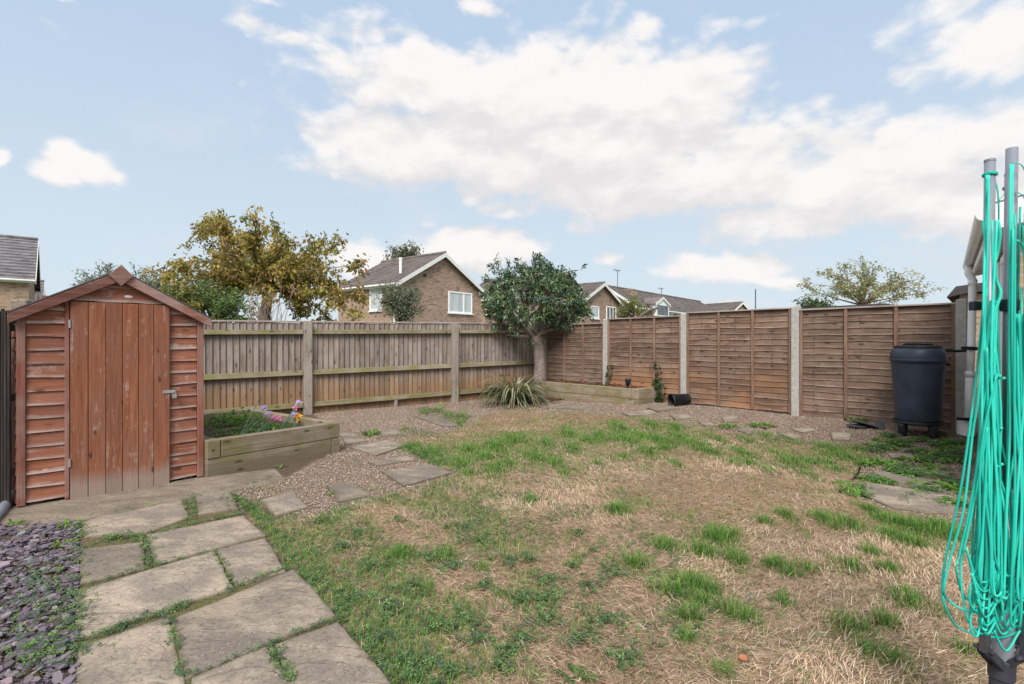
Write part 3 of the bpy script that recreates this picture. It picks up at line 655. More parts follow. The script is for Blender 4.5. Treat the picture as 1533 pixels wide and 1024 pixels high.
def build_corner_bed():
    t = thing('corner_bed', 'low timber sleeper bed in the far corner under the evergreen tree', 'raised bed', CB, CBR)
    L, Dp, z0, h, w = 2.31, .62, .03, .19, .1
    sleeper(t, 0, L-.105, 0, w, z0, z0+h-.002); sleeper(t, L-.1, L, 0, Dp, z0, z0+h)
    sleeper(t, .0, L-.15, -.006, w, z0+h+.001, z0+2*h-.002); sleeper(t, L-.146, L+.004, -.003, Dp, z0+h+.003, z0+2*h)
    sleeper(t, -.1, -.003, -.9, .09, z0, z0+h); sleeper(t, -.104, -.003, -.9, .09, z0+h+.002, z0+2*h)
    n = 20; vs = []; mb = MB()
    for j in range(n):
        for i in range(2*n):
            x = -.95+(L+.9)*i/(2*n-1); y = .06+(.56 if x > .1 else .95)*j/(n-1); vs.append((x, y, .36+.04*float(fbm(x+3, y, 4.))+.012*random.random()))
    mb.add(vs, [(j*2*n+i, j*2*n+i+1, (j+1)*2*n+i+1, (j+1)*2*n+i) for j in range(n-1) for i in range(2*n-1)]); mb.build('soil', M['soil'], t, smooth=True)
    mb = MB()
    vs = [(-.95,-.9,.34),(-.104,-.9,.34),(-.104,.07,.34),(-.95,.07,.34)]; mb.add([CP(*v)-CB for v in []] or vs, [(0,1,2,3)]); mb.build('soil', M['soil'], t)
build_corner_bed()
# ------------------------------------------------------------------ water butt
def build_butt():
    p = G(1374, 648); p = Vector((4.85, 6.18, float(gz(4.85, 6.18)))); t = thing('water_butt', 'dark blue-black plastic water butt on a short stand by the fence', 'water butt', p, R(-38))
    z0 = .17; mb = MB(); prof = [(.255,0),(.262,.02),(.268,.2),(.285,.45),(.302,.66),(.306,.70),(.322,.705),(.325,.725),(.318,.735),(.320,.745),(.318,.77),(.308,.81),(.285,.85),(.262,.865)]
    mb.lathe([(r*.86, z+z0) for r, z in prof], 48); mb.build('barrel', M['butt'], t, smooth=True).data.polygons
    mb = MB(); mb.lathe([(.230,.862+z0),(.234,.872+z0),(.230,.888+z0),(.18,.896+z0),(.05,.9+z0)], 40)
    lid = mb.build('lid', M['black'], t, smooth=False)
    mb = MB(); mb.tube([(-.14,-.03,.893+z0),(-.11,-.03,.912+z0),(0,-.03,.918+z0),(.11,-.03,.912+z0),(.14,-.03,.893+z0)], .016, 8); mb.build('handle', M['black'], lid, smooth=True)
    mb = MB(); mb.lathe([(.243,.135),(.25,.15),(.243,.172)], 40); mb.build('stand', M['black'], t)
    for k in range(4):
        a = R(45+90*k); c, s = math.cos(a)*.2, math.sin(a)*.2
        mb = MB(); mb.lathe([(.038,-.03),(.042,0),(.05,.10),(.055,.14)], 12, (c, s, 0)); mb.build('leg', M['black'], t, smooth=True)
    mb = MB(); mb.tube([(0,-.325,.66+z0),(.0,-.27,.66+z0)], .03, 14)
    # link hose to the downpipe
    w = lambda q: (t.matrix_basis.inverted() @ q)
    t.matrix_basis  # (set from location and rotation)
    mi = (Matrix.Translation(p) @ Matrix.Rotation(R(-38), 4, 'Z')).inverted()
    A = PD(1412, 528, 6.15); B = PD(1452, 525, 6.10)
    mb = MB(); mb.tube([mi @ A, mi @ (A+Vector((.04,0,.03))), mi @ (A*.5+B*.5+Vector((0,0,.006))), mi @ B], .016, 10); mb.build('link_hose', M['black'], t, smooth=True)
    mb = MB(); mb.tube([mi @ (p+Vector((.2,-.13,.72+z0-.03))), mi @ (p+Vector((.25,-.16,.70+z0-.03)))], .016, 8); mb.build('overflow_cap', M['black'], t)
build_butt()
def build_slates():
    c = G(1298, 641)
    for i, (dx, dy, dz, a, s, lab) in enumerate([(-.05,.05,.0,.3,.2,'flat broken slate at the bottom of the pile by the water butt'),(-.02,.0,.03,-.5,.21,'long slate lying tilted on top of the pile by the water butt'),(.14,-.03,.02,.9,.13,'squarish slate leaning on the right end of the pile by the water butt')]):
        mb = MB(); pts = [(math.cos(k*1.05+.3)*s*random.uniform(.8,1.1), math.sin(k*1.05+.3)*s*.55*random.uniform(.8,1.1)) for k in range(6)]
        mb.col = (.06,.065,.08); mb.prism(pts, 0, .022); o = mb.build('slate_piece', M['slate'], bevel=.003)
        o.location = c+Vector((dx,dy,dz+.012)); o.rotation_euler = (R([3,-12,30][i]), R([2,14,-18][i]), a); tag(o, lab, 'slate', 'slates piled by the water butt')
build_slates()

# ------------------------------------------------------------------ plant pot, lamp, terracotta, hose scraps
def build_small():
    p = Vector((*G(1018, 607)[:2], 0)); p.z = float(gz(p.x, p.y)); L = .33
    t = thing('plant_pot', 'empty black plastic plant pot lying on its side by a concrete post', 'plant pot', p+Vector((0,0,.128)), R(8))
    mb = MB(); prof = [(.082,0),(.088,.005),(.118,L-.04),(.128,L-.04),(.131,L),(.122,L),(.113,L-.05),(.08,.012),(.0,.012)]
    mb.lathe(prof, 36, cap=False); mb.lathe([(.0,0),(.082,.0)], 36, cap=False)
    o = mb.build('pot', M['black'], t, smooth=False); o.rotation_euler = (0, R(-97), R(0)); o.location = (L/2, 0, -.012)
    o.data.polygons.foreach_set('use_smooth', [True]*len(o.data.polygons)); 
    q = CP(2.06, .03, .41)
    t = thing('garden_lamp', 'small black solar spike lamp standing on the corner bed', 'garden lamp', q)
    mb = MB(); mb.lathe([(.008,-.04),(.012,0),(.02,.03)], 12); mb.build('spike', M['black'], t, smooth=True)
    mb = MB(); mb.lathe([(.02,.03),(.04,.06),(.052,.14),(.05,.15)], 18); mb.build('lantern', M['black'], t, smooth=True)
    mb = MB(); mb.lathe([(.054,.15),(.056,.165),(.04,.175)], 18); mb.build('cap', M['darkplastic'], t, smooth=True)
    p = G(1112, 993); mb = MB(); mb.lathe([(.0,0),(.014,.004),(.017,.014),(.012,.024),(.0,.027)], 10); o = mb.build('terracotta_shard', M['terracotta'], smooth=True)
    o.location = p+Vector((0,0,.012)); o.scale = (1.1, .8, .8); tag(o, 'small orange terracotta fragment lying in the dry grass at the bottom', 'shard')
    for pts, lab in (([(1275,722),(1284,714),(1288,702)], 'short black hose scrap on the lawn edge, farther piece'), ([(1257,739),(1262,735),(1267,733)], 'short black hose scrap on the lawn edge, nearer piece')):
        mb = MB(); P = [G(*q)+Vector((0,0,.018)) for q in pts]; c = P[0].copy(); mb.tube([q-c for q in P], .009, 8); o = mb.build('hose_scrap', M['black'], smooth=True); o.location = c; tag(o, lab, 'hose', 'hose scraps on the lawn edge')
build_small()

# ------------------------------------------------------------------ artificial flowers in the bed
def blossom(mb, c, col, r=.03, up=(0,-.5,.6)):
    c = Vector(c); u = Vector(up).normalized(); a = u.orthogonal().normalized(); b = u.cross(a); ph = random.random()*6
    for k in range(6):
        t = ph+k*math.pi/3; d = (a*math.cos(t)+b*math.sin(t))+u*(.25 if k % 2 else .9)
        mb.col = tuple(x*random.uniform(.8,1.15) for x in col); mb.leaf(c, d, u, r*(1.25 if k % 2 else 1.), r*.85, .5)
    mb.col = (.6,.45,.1); mb.leaf(c, u, a, r*.5, r*.3)
def flowers(base, heads, label, stake=True):
    base = Vector(base); t = thing('flower', label, 'artificial flower', base)
    mb = MB()
    if stake:
        mb.lathe([(.03,0),(.034,.012),(.018,.03),(.01,.05)], 16); mb.build('stake_base', M['black'], t, smooth=True)
    st = MB(); st.col = (.12,.27,.17)
    for h, col, r in heads:
        h = Vector(h)-base; m = h*.5+Vector((0,0,.02)); st.tube([(0,0,.02), m, h], .004, 6)
        for k in range(2):
            f = random.uniform(.15,.5); st.leaf(h*f, h+Vector((random.uniform(-.1,.1),random.uniform(-.1,.1),.02)), (1,0,0), .13, .012, .6)
        mb = MB(); blossom(mb, h, col, r); mb.build('blossom', M['leaf'], t)
    st.build('stems', M['leaf'], t)
PU, PI, YE = (.55,.40,.80), (.85,.28,.5), (.9,.48,.02)
flowers(BP(.42,.28,.265), [(PD(396,611,5.85), PU, .042), (PD(402,620,5.8), PU, .04), (PD(388,598,5.8), (.3,.24,.2), .008)], 'lilac artificial flowers on leaning stems from a black base in the bed')
flowers(BP(.86,.33,.265), [(PD(443,611,6.15), PI, .043), (PD(447,603,6.15), PU, .042), (PD(440,621,6.1), PU, .043)], 'pink and lilac artificial flower spray, tallest in the raised bed')
flowers(BP(.62,.36,.265), [(PD(411,625,5.95), PI, .042), (PD(417,627,5.95), PI, .043)], 'low pink artificial flowers at the middle of the raised bed', False)
flowers(BP(.99,.30,.265), [(PD(449,629,6.1), YE, .045), (PD(455,631,6.1), YE, .043), (PD(447,624,6.12), YE, .044)], 'bright yellow artificial flowers near the right corner of the raised bed', False)
def build_jar():
    p = BP(.82,.24,.27); mb = MB(); mb.lathe([(.045,0),(.05,.01),(.052,.035),(.048,.035),(.045,.012)], 20); o = mb.build('flower_pot', M['black'], smooth=True); o.location = p
    tag(o, 'small black pot sunk in the soil under the pink flower spray', 'plant pot')
build_jar()

# ------------------------------------------------------------------ folded rotary clothes dryer
def build_dryer():
    D = 1.5; base = PD(1504, 1150, D); base.z = 0
    t = thing('clothes_dryer', 'folded grey rotary clothes dryer hung with teal plastic line', 'clothes dryer', base)
    P = lambda px, py, d=D: PD(px, py, d)-base
    mb = MB(); mb.tube([P(1497,1180), P(1501,985), P(1507,733)], .0245, 24); mast = mb.build('mast', M['alu'], t, smooth=True)
    mb = MB(); mb.tube([P(1507,735), P(1511,480), P(1515,222)], .0142, 20); mb.tube([P(1506.5,742), P(1507,730)], .0262, 24); mb.build('upper_mast', M['alu'], mast, smooth=True)
    arms = []
    for (a, b, d) in (((1482,241),(1474,975),1.47),((1554,250),(1535,985),1.46),((1512,262),(1503,965),1.58),((1549,246),(1528,968),1.57)):
        mb = MB(); mb.tube([P(*a, d), P((a[0]+b[0])/2, (a[1]+b[1])/2, d), P(*b, d)], .0128, 16)
        arms.append(mb.build('arm', M['alu'], t, smooth=True))
        mb = MB(); top = P(*a, d)
        mb.tube([top-Vector((0,0,.002)), top+Vector((0,0,.004))], .0135, 16); mb.build('end_cap', M['alu'], arms[-1])
        for k in range(9):                                     # moulded line clips
            f = .08+k*.1; q = P(a[0]+(b[0]-a[0])*f, a[1]+(b[1]-a[1])*f, d)
            if k in (3, 6): continue
        mb = MB()
        for k, dz in enumerate((-.036, -.040)): mb.tube([top+Vector((.016*math.cos(u),.016*math.sin(u),dz+.002*math.sin(u*2))) for u in [j*math.pi/6 for j in range(13)]], .0022, 6)
        mb.build('line_tie', M['cord'], arms[-1], smooth=True)
    hub = MB(); c0, c1 = P(1499,1014), P(1500.5,985)
    hub.tube([c0, c1], .031, 28); hub.tube([P(1498.4,1030), c0], .027, 24)
    h = hub.build('lower_hub', M['darkplastic'], mast, bevel=.002)
    for (px, py, d) in ((1473,972,1.47),(1530,984,1.46),(1496,964,1.56),(1517,967,1.57)):
        e = P(px, py, d); s = P(1500, 999)
        mb = MB(); dd = (e-s); w = Vector((-dd.y, dd.x, 0)).normalized()*.010
        for sg in (-1, 1):
            o = w*sg*1.5
            mb.hexa([s-w*.3+o-Vector((0,0,.022)), e-w*.3+o-Vector((0,0,.016)), e+w*.3+o-Vector((0,0,.016)), s+w*.3+o-Vector((0,0,.022)), s-w*.3+o+Vector((0,0,.014)), e-w*.3+o+Vector((0,0,.012)), e+w*.3+o+Vector((0,0,.012)), s+w*.3+o+Vector((0,0,.014))])
        mb.tube([e-w*2.4, e+w*2.4], .006, 10); mb.build('lug', M['darkplastic'], h, bevel=.002)
    mb = MB(); mb.bar(P(1453,458,1.52), P(1526,457,1.52), .02, .027); mb.tube([P(1511,466), P(1511,448)], .022, 20)
    mb.bar(P(1500,470,1.47), P(1500,440,1.47), .014, .02); mb.bar(P(1521,462,1.46), P(1521,440,1.46), .016, .02)
    mb.build('spreader_block', M['darkplastic'], t, bevel=.003)
    # the line: loops hanging from the arms
    def spline(pts, n=7):
        pts = [Vector(p) for p in pts]; q = [pts[0]]+pts+[pts[-1]]; out = []
        for i in range(1, len(q)-2):
            a, b, c, d = q[i-1], q[i], q[i+1], q[i+2]
            for k in range(n):
                u = k/n; out.append(.5*((2*b)+(c-a)*u+(2*a-5*b+4*c-d)*u*u+(3*b-a-3*c+d)*u**3))
        return out+[pts[-1]]
    cd = MB(); rr = .0031
    def cord(pp, d0=1.47, d1=1.5, r=rr):
        n = len(pp); cd.tint = random.random(); cd.tube(spline([P(x, y, d0+(d1-d0)*i/(n-1)+random.uniform(-.012,.012)) for i, (x, y) in enumerate(pp)]), r, 6)
    # long straight runs down the arms from the top ties
    cord([(1477,262),(1476,330),(1473,420),(1472,520),(1470,610),(1472,700),(1476,830),(1470,935)], 1.45, 1.45)
    cord([(1480,262),(1479,350),(1476,470),(1479,600),(1481,720),(1483,850),(1478,940)], 1.45, 1.45)
    cord([(1513,246),(1512,330),(1511,450),(1510,560),(1508,700),(1504,840),(1500,930)], 1.455, 1.45)
    cord([(1516,246),(1513,400),(1511,520),(1512,640),(1507,760),(1503,900)], 1.455, 1.45)
    # outer hanging loops
    cord([(1476,420),(1462,560),(1452,640),(1437,740),(1420,815),(1411,868),(1414,905),(1432,937),(1458,949),(1474,952),(1500,954),(1525,946),(1545,935)], 1.45, 1.47)
    cord([(1477,430),(1466,580),(1456,650),(1443,760),(1424,830),(1413,880),(1420,898),(1440,912),(1465,916),(1484,908),(1495,890)], 1.44, 1.46)
    cord([(1474,600),(1462,700),(1450,770),(1436,830),(1432,855),(1442,890),(1462,905)], 1.44, 1.47)
    cord([(1478,640),(1464,720),(1448,800),(1438,850),(1445,915),(1460,945),(1478,948)], 1.44, 1.47)
    for k in range(36):
        x0 = random.uniform(1470, 1494); y0 = random.choice([330, 390, 450, 520, 560, 600]); w = random.uniform(-9, 14); d = random.uniform(1.43, 1.5)
        yb = random.uniform(860, 955); xb = random.uniform(1448, 1502)
        x1 = x0+w*.7; 
        pts = [(x0, y0), (1467+random.uniform(0,28), y0*.55+yb*.45-40), (.35*x0+.65*xb+random.uniform(-5,5), y0*.25+yb*.75), (xb, yb-25), (xb+random.uniform(4,9), yb), (xb+random.uniform(10,18), yb-22), (xb+random.uniform(8,16), yb-130), (1478+random.uniform(-8,22), 640), (1478+random.uniform(-4,16), 470+random.uniform(-40,60))]
        cord(pts, d, d+.02)
    for k in range(15):
        x0 = random.uniform(1512, 1545); yb = random.uniform(850, 950); xb = random.uniform(1496, 1540); d = random.uniform(1.42, 1.52)
        cord([(x0, 380+random.uniform(-90,80)), (x0+random.uniform(-6,3), 560), (xb+6, 740), (xb, yb-20), (xb+8, yb), (xb+16, yb-30), (x0+10, 640), (x0+6, 470)], d, d)
    for k in range(9):                                         # cross lines between the arms, and slack loops near the bottom
        y = 800+k*18; cord([(1488, y), (1505+random.uniform(-4,4), y+random.uniform(12,34)), (1528, y+random.uniform(-10,14)), (1548, y+random.uniform(-30,0))], 1.46, 1.47)
    for k in range(7):
        y = 860+k*13; cord([(1446+k*3, y-40), (1462+k*2, y+5), (1480, y+10), (1494, y-random.uniform(6,30))], 1.44, 1.46)
    # loose wisps at the top
    cord([(1489,266),(1494,290),(1495,330),(1491,380),(1493,430),(1490,500),(1486,560)], 1.48, 1.48, .0022)
    cord([(1516,243),(1528,246),(1534,256),(1540,280)], 1.47, 1.47, .0015); cord([(1496,300),(1502,292),(1508,289)], 1.48, 1.48, .0012); cord([(1521,287),(1530,292),(1538,305)], 1.48, 1.48, .0015)
    cord([(1494,330),(1497,350),(1493,380),(1488,400),(1492,420),(1498,440),(1487,470)], 1.46, 1.46, .004)
    cord([(1523,360),(1532,372),(1535,420),(1533,520),(1530,640),(1522,760),(1516,850)], 1.45, 1.46)
    cd.build('line', M['cord'], t, smooth=True)
    for x, y in ((1490,645),(1496,643),(1490,700),(1497,697),(1494,565),(1500,568)): mb = MB(); mb.tube([P(x,y,1.455), P(x+5,y-3,1.45)], .0036, 6); mb.build('line_clip', M['cord'], t, smooth=True)
build_dryer()

# ------------------------------------------------------------------ house extension at right edge
def build_extension():
    W1 = Vector((5.72, 6.2, 0)); W2 = Vector((3.66, 3.74, 0)); d = W2-W1; L = d.length
    rot = math.atan2(d.y, d.x); t = thing('house_extension', 'white trimmed buff brick house extension at the right edge', 'house', W1, rot)
    # local x runs along the wall towards the viewer, local y>0 is the outer side
    s = 1 if (Matrix.Rotation(-rot, 3, 'Z') @ (Vector((4.9,6.2,0))-W1)).y > 0 else -1
    def bx(mb, x0, x1, y0, y1, z0, z1): mb.box(x0, x1, min(y0*s,y1*s), max(y0*s,y1*s), z0, z1)
    mb = MB(); bx(mb, 0, L, -2.6, 0, -.1, 2.07); w = mb.build('wall', M['brickB'], t)
    for a, b, nm in ((.5, 1.9, 'window'), (2.15, 3.0, 'patio_door')):
        z0 = .95 if nm == 'window' else .12; mb = MB()
        bx(mb, a, b, .004, .03, z0, z0+.06); bx(mb, a, b, .004, .03, 1.92, 1.98)
        for x in (a, (a+b)/2-.03, b-.06): bx(mb, x, x+.06, .004, .03, z0+.06, 1.92)
        fr = mb.build(nm, M['uvpc'], t, bevel=.004); mb = MB(); bx(mb, a+.06, b-.06, .003, .012, z0+.06, 1.92); mb.build('pane', M['blind'], fr)
        if nm == 'window':
            mb = MB(); bx(mb, a-.04, b+.04, .004, .07, z0-.04, z0-.003); mb.build('sill', M['uvpc'], fr, bevel=.004)
    ov = .13
    mb = MB(); bx(mb, -.1, L+.12, -.02, ov, 2.075, 2.09)
    for k in range(int(L/.2)): bx(mb, k*.2, .01+k*.2, .005, ov-.01, 2.064, 2.0745)
    mb.build('soffit', M['uvpc'], t)
    mb = MB(); bx(mb, -.1, L+.12, ov+.002, ov+.02, 2.05, 2.20); mb.build('fascia', M['uvpc'], t, bevel=.004)
    mb = MB()
    y = ov+.022
    n = 8
    vs = []
    for x in (-.12, L+.13):
        for k in range(n+1): a = math.pi*k/n; vs.append((x, s*(y+.042-.042*math.cos(a)), 2.18-.055*math.sin(a)))
    mb.add(vs, [(k, k+1, n+2+k, n+1+k) for k in range(n)]+[tuple(range(n+1))]); mb.build('gutter', M['uvpc'], t, smooth=False)
    zr = lambda y: 2.2+(ov-y)*.2
    mb = MB(); P8 = [(-.1, ov, .005), (L+.12, ov, .005), (L+.12, -2.4, .005), (-.1, -2.4, .005)]; P8 = [(x, y*s, zr(y)+q) for x, y, q in P8]
    if s < 0: P8 = P8[::-1]
    mb.hexa(P8+[(x, y, z+.045) for x, y, z in P8]); mb.build('roof', M['tilegrey'], t)
    for xa, xb in ((-.13, -.105), (L+.125, L+.15)):
        a = [(ov, zr(ov)-.15), (-2.4, zr(-2.4)-.15), (-2.4, zr(-2.4)+.03), (ov, zr(ov)+.03)]
        mb = MB(); mb.add([(xa, p*s, q) for p, q in a]+[(xb, p*s, q) for p, q in a], [(3,2,1,0),(4,5,6,7),(0,1,5,4),(1,2,6,5),(2,3,7,6),(3,0,4,7)]); mb.build('bargeboard', M['uvpc'], t)
    # downpipe with swan neck, collars and a wide foot
    mi = (Matrix.Translation(W1) @ Matrix.Rotation(rot, 4, 'Z')).inverted(); Pp = lambda px, py, d=6.02: mi @ PD(px, py, d)
    mb = MB(); mb.tube([Pp(1450,398), Pp(1450,409), Pp(1456,419), Pp(1456,430), Pp(1454,520), Pp(1452,560)], .038, 20); mb.tube([Pp(1452,560), Pp(1450,632)], .043, 20)
    mb.tube([Pp(1456,419), Pp(1456,427)], .044, 20); mb.tube([Pp(1452,556), Pp(1452,564)], .047, 20)
    dp = mb.build('downpipe', M['uvpc'], t, smooth=True)
    mb = MB(); mb.tube([Pp(1446,628), Pp(1446,652)], .085, 20); mb.build('pipe_foot', M['uvpc'], dp, bevel=.01)
    mb = MB(); mb.bar(Pp(1433,627,5.93), Pp(1460,628,5.93), .04, .035); mb.build('pipe_bracket', M['black'], dp, bevel=.008)
    mb = MB(); mb.bar(Pp(1443,521,5.97), Pp(1461,522,5.97), .09, .04); mb.build('rain_diverter', M['black'], dp, bevel=.008)
build_extension()

# ------------------------------------------------------------------ houses beyond the fences
def stepped_roof(mb, ridge0, ridge1, eave0, eave1, n, th=.05):
    for k in range(n):
        a0 = Vector(eave0).lerp(Vector(ridge0), k/n); a1 = Vector(eave1).lerp(Vector(ridge1), k/n)
        b0 = Vector(eave0).lerp(Vector(ridge0), (k+1.08)/n); b1 = Vector(eave1).lerp(Vector(ridge1), (k+1.08)/n)
        up = Vector((0,0,th)); lo = Vector((0,0,.004))
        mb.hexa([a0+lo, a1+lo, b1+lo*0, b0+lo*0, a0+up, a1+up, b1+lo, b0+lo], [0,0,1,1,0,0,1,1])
def house(name, label, loc, rot, Wd, Ln, eave, ridge, brickm, tilem, windows=(), barge=True, ov=.25):
    t = thing(name, label, 'house', loc, rot)                  # gable along local x at y=0, ridge along y
    mb = MB(); mb.prism_y([(0,0),(Wd,0),(Wd,eave),(Wd/2,ridge-.05),(0,eave)], 0, Ln); w = mb.build('wall', brickm, t)
    sl = (ridge-eave)/(Wd/2); rf = None
    for sg in (-1, 1):
        xe = Wd/2+sg*(Wd/2+ov); ze = eave-sl*ov; mb = MB()
        r0, r1, e0, e1 = (Wd/2,-ov,ridge), (Wd/2,Ln+ov,ridge), (xe,-ov,ze), (xe,Ln+ov,ze)
        if sg > 0: stepped_roof(mb, r0, r1, e0, e1, 14)
        else: stepped_roof(mb, r1, r0, e1, e0, 14)
        rf = mb.build('roof', tilem, t)
        for yy in (-ov-.03, Ln+ov+.002) if barge else ():
            mb = MB(); a = [(Wd/2, ridge+.02), (xe, ze+.02), (xe, ze-.2), (Wd/2, ridge-.22)]
            mb.prism_y(a if sg > 0 else a[::-1], yy, yy+.028); mb.build('bargeboard', M['white'], t)
        mb = MB(); x0, x1 = sorted((xe, Wd/2+sg*(Wd/2+.003))); mb.box(x0, x1, -ov, Ln+ov, ze-.14, ze-.01); mb.build('eaves_fascia', M['white'], t)
        mb = MB(); mb.tube([(xe+sg*.06, -ov, ze-.03), (xe+sg*.06, Ln+ov, ze-.03)], .055, 8); mb.build('gutter', M['white'], t)
    mb = MB(); mb.tube([(Wd/2, -ov, ridge+.04), (Wd/2, Ln+ov, ridge+.04)], .09, 8); mb.build('ridge_tiles', tilem, t)
    for wall, a, b, z0, z1, mull, pm in windows:                # wall 'g' gable y=0, 'l' side x=0, 'r' side x=Wd
        def place(mb, u0, u1, q0, q1, d0, d1):
            if wall == 'g': mb.box(u0, u1, -d1, -d0, q0, q1)
            elif wall == 'l': mb.box(-d1, -d0, u0, u1, q0, q1)
            else: mb.box(Wd+d0, Wd+d1, u0, u1, q0, q1)
        mb = MB(); f = .075
        place(mb, a, b, z0, z0+f, .003, .05); place(mb, a, b, z1-f, z1, .003, .05); place(mb, a, a+f, z0+f, z1-f, .003, .05); place(mb, b-f, b, z0+f, z1-f, .003, .05)
        for m in mull: place(mb, a+(b-a)*m-f/2, a+(b-a)*m+f/2, z0+f, z1-f, .003, .048)
        fr = mb.build('window', M['uvpc'], t)
        mb = MB(); place(mb, a+f, b-f, z0+f, z1-f, .002, .02); mb.build('pane', pm, fr)
        mb = MB(); place(mb, a-.06, b+.06, z0-.07, z0-.003, .003, .1); mb.build('sill', M['white'], fr)
    return t, rf
GA = math.atan2(.785, .62)
def build_houses():
    c = Vector((-6.02, 27, 0))
    t, rf = house('brick_house', 'red-brown brick house with white gable bargeboards behind the middle of the board fence', c, GA, 6.6, 5.3, 4.42, 6.30, M['brickA'], M['tile'],
        [('g', 3.75, 5.75, 2.95, 4.2, [.64], M['blind']), ('l', 1.2, 2.25, 2.95, 4.15, [], M['blind'])])
    mb = MB(); mb.tube([(1.0,.9,5.0),(1.0,.9,5.75)], .075, 10); mb.tube([(1.0,.9,5.75),(1.0,.9,5.86)], .1, 10); mb.build('flue', M['uvpc'], t)
    mb = MB(); mb.box(1.85, 2.05, -.03, -.003, 4.85, 5.0); mb.box(1.25, 1.4, -.03, -.003, 4.02, 4.15); mb.build('vent', M['black'], t)
    mb = MB(); mb.tube([(-.06,.12,4.2),(-.06,.12,0)], .05, 8); mb.build('downpipe', M['uvpc'], t)
    # lower joined house to the right, partly behind the evergreen
    c2 = Vector((2.0, 34.3, 0))
    t, rf = house('brick_house', 'brick house with a low roof half hidden behind the evergreen tree', c2, GA, 6.0, 7.5, 4.4, 6.1, M['brickA'], M['tile'], [('l', 3.8, 4.9, 3.2, 4.1, [.45], M['pane'])], barge=False)
    # gabled house right of the evergreen
    c3 = Vector((4.72, 36, 0))
    house('brick_house', 'small gabled brick house visible right of the evergreen tree', c3, GA, 6.4, 5.5, 4.1, 5.62, M['brickA'], M['tile'], [('g', 1.5, 2.7, 2.95, 3.85, [], M['blind']), ('g', 3.85, 5.4, 2.75, 3.95, [.36, .68], M['pane'])])
    # long terrace roof running away to the right
    c4 = Vector((9.9, 40.6, 0)); a4 = math.atan2(.77, .64)-R(90)
    t, rf = house('terrace', 'long low terrace with a grey-brown roof running off behind the panel fence', c4, a4, 5.4, 20.8, 4.05, 5.8, M['brickA'], M['tile'],
        [('r', 5.7, 6.9, 3.0, 3.8, [.5], M['blind']), ('r', 7.6, 9.4, 3.0, 3.8, [.33,.66], M['blind']), ('r', 11, 12.4, 3.0, 3.8, [.5], M['blind'])])
    return t
TER = build_houses()
def fix_terrace():
    t = TER; t.location = Vector((5.82, 44.2, 0))
    mb = MB(); mb.box(3.0, 3.8, 2.2, 3.0, 4.6, 5.62); mb.box(2.97, 3.83, 2.17, 3.03, 5.623, 5.7); mb.build('chimney', M['brickA'], t)
    vs = [(5.75,2.5,3.4),(5.75,5.1,3.4),(5.75,5.1,4.42),(5.75,3.8,4.93),(5.75,2.5,4.42)]; v2 = [(3.2,y,z) for _, y, z in vs]
    mb = MB(); mb.add(vs+v2, [(0,1,2,3,4),(9,8,7,6,5),(5,6,1,0),(6,7,2,1),(9,5,0,4)]); d = mb.build('dormer', M['uvpc'], t)
    mb = MB()
    for a, b in (((2.3,4.36),(3.8,4.95)),((3.8,4.95),(5.3,4.36))):
        mb.hexa([(3.2,a[0],a[1]),(5.8,a[0],a[1]),(5.8,b[0],b[1]),(3.2,b[0],b[1]),(3.2,a[0],a[1]+.08),(5.8,a[0],a[1]+.08),(5.8,b[0],b[1]+.08),(3.2,b[0],b[1]+.08)])
    mb.build('dormer_roof', M['tile'], d)
    mb = MB()
    for a, b in (((2.3,4.36),(3.8,4.95)),((3.8,4.95),(5.3,4.36))):
        mb.hexa([(5.81,a[0],a[1]-.13),(5.84,a[0],a[1]-.13),(5.84,b[0],b[1]-.13),(5.81,b[0],b[1]-.13),(5.81,a[0],a[1]+.07),(5.84,a[0],a[1]+.07),(5.84,b[0],b[1]+.07),(5.81,b[0],b[1]+.07)])
    mb.build('bargeboard', M['white'], d)
    mb = MB(); mb.box(5.755, 5.77, 2.75, 4.85, 3.5, 4.3); mb.build('pane', M['pane'], d)
    for y, z0, h in ((1.6, 5.78, 1.55), (10.5, 5.8, .7)):
        mb = MB(); mb.tube([(2.7,y,z0),(2.7,y,z0+h)], .028, 6); mb.tube([(2.7,y-.7,z0+h-.06),(2.7,y+.5,z0+h-.02)], .018, 5)
        for k in range(6): mb.tube([(2.62,y-.65+k*.2,z0+h-.12),(2.78,y-.65+k*.2,z0+h+.04)], .012, 4)
        mb.build('aerial', M['darkplastic'], t)
fix_terrace()
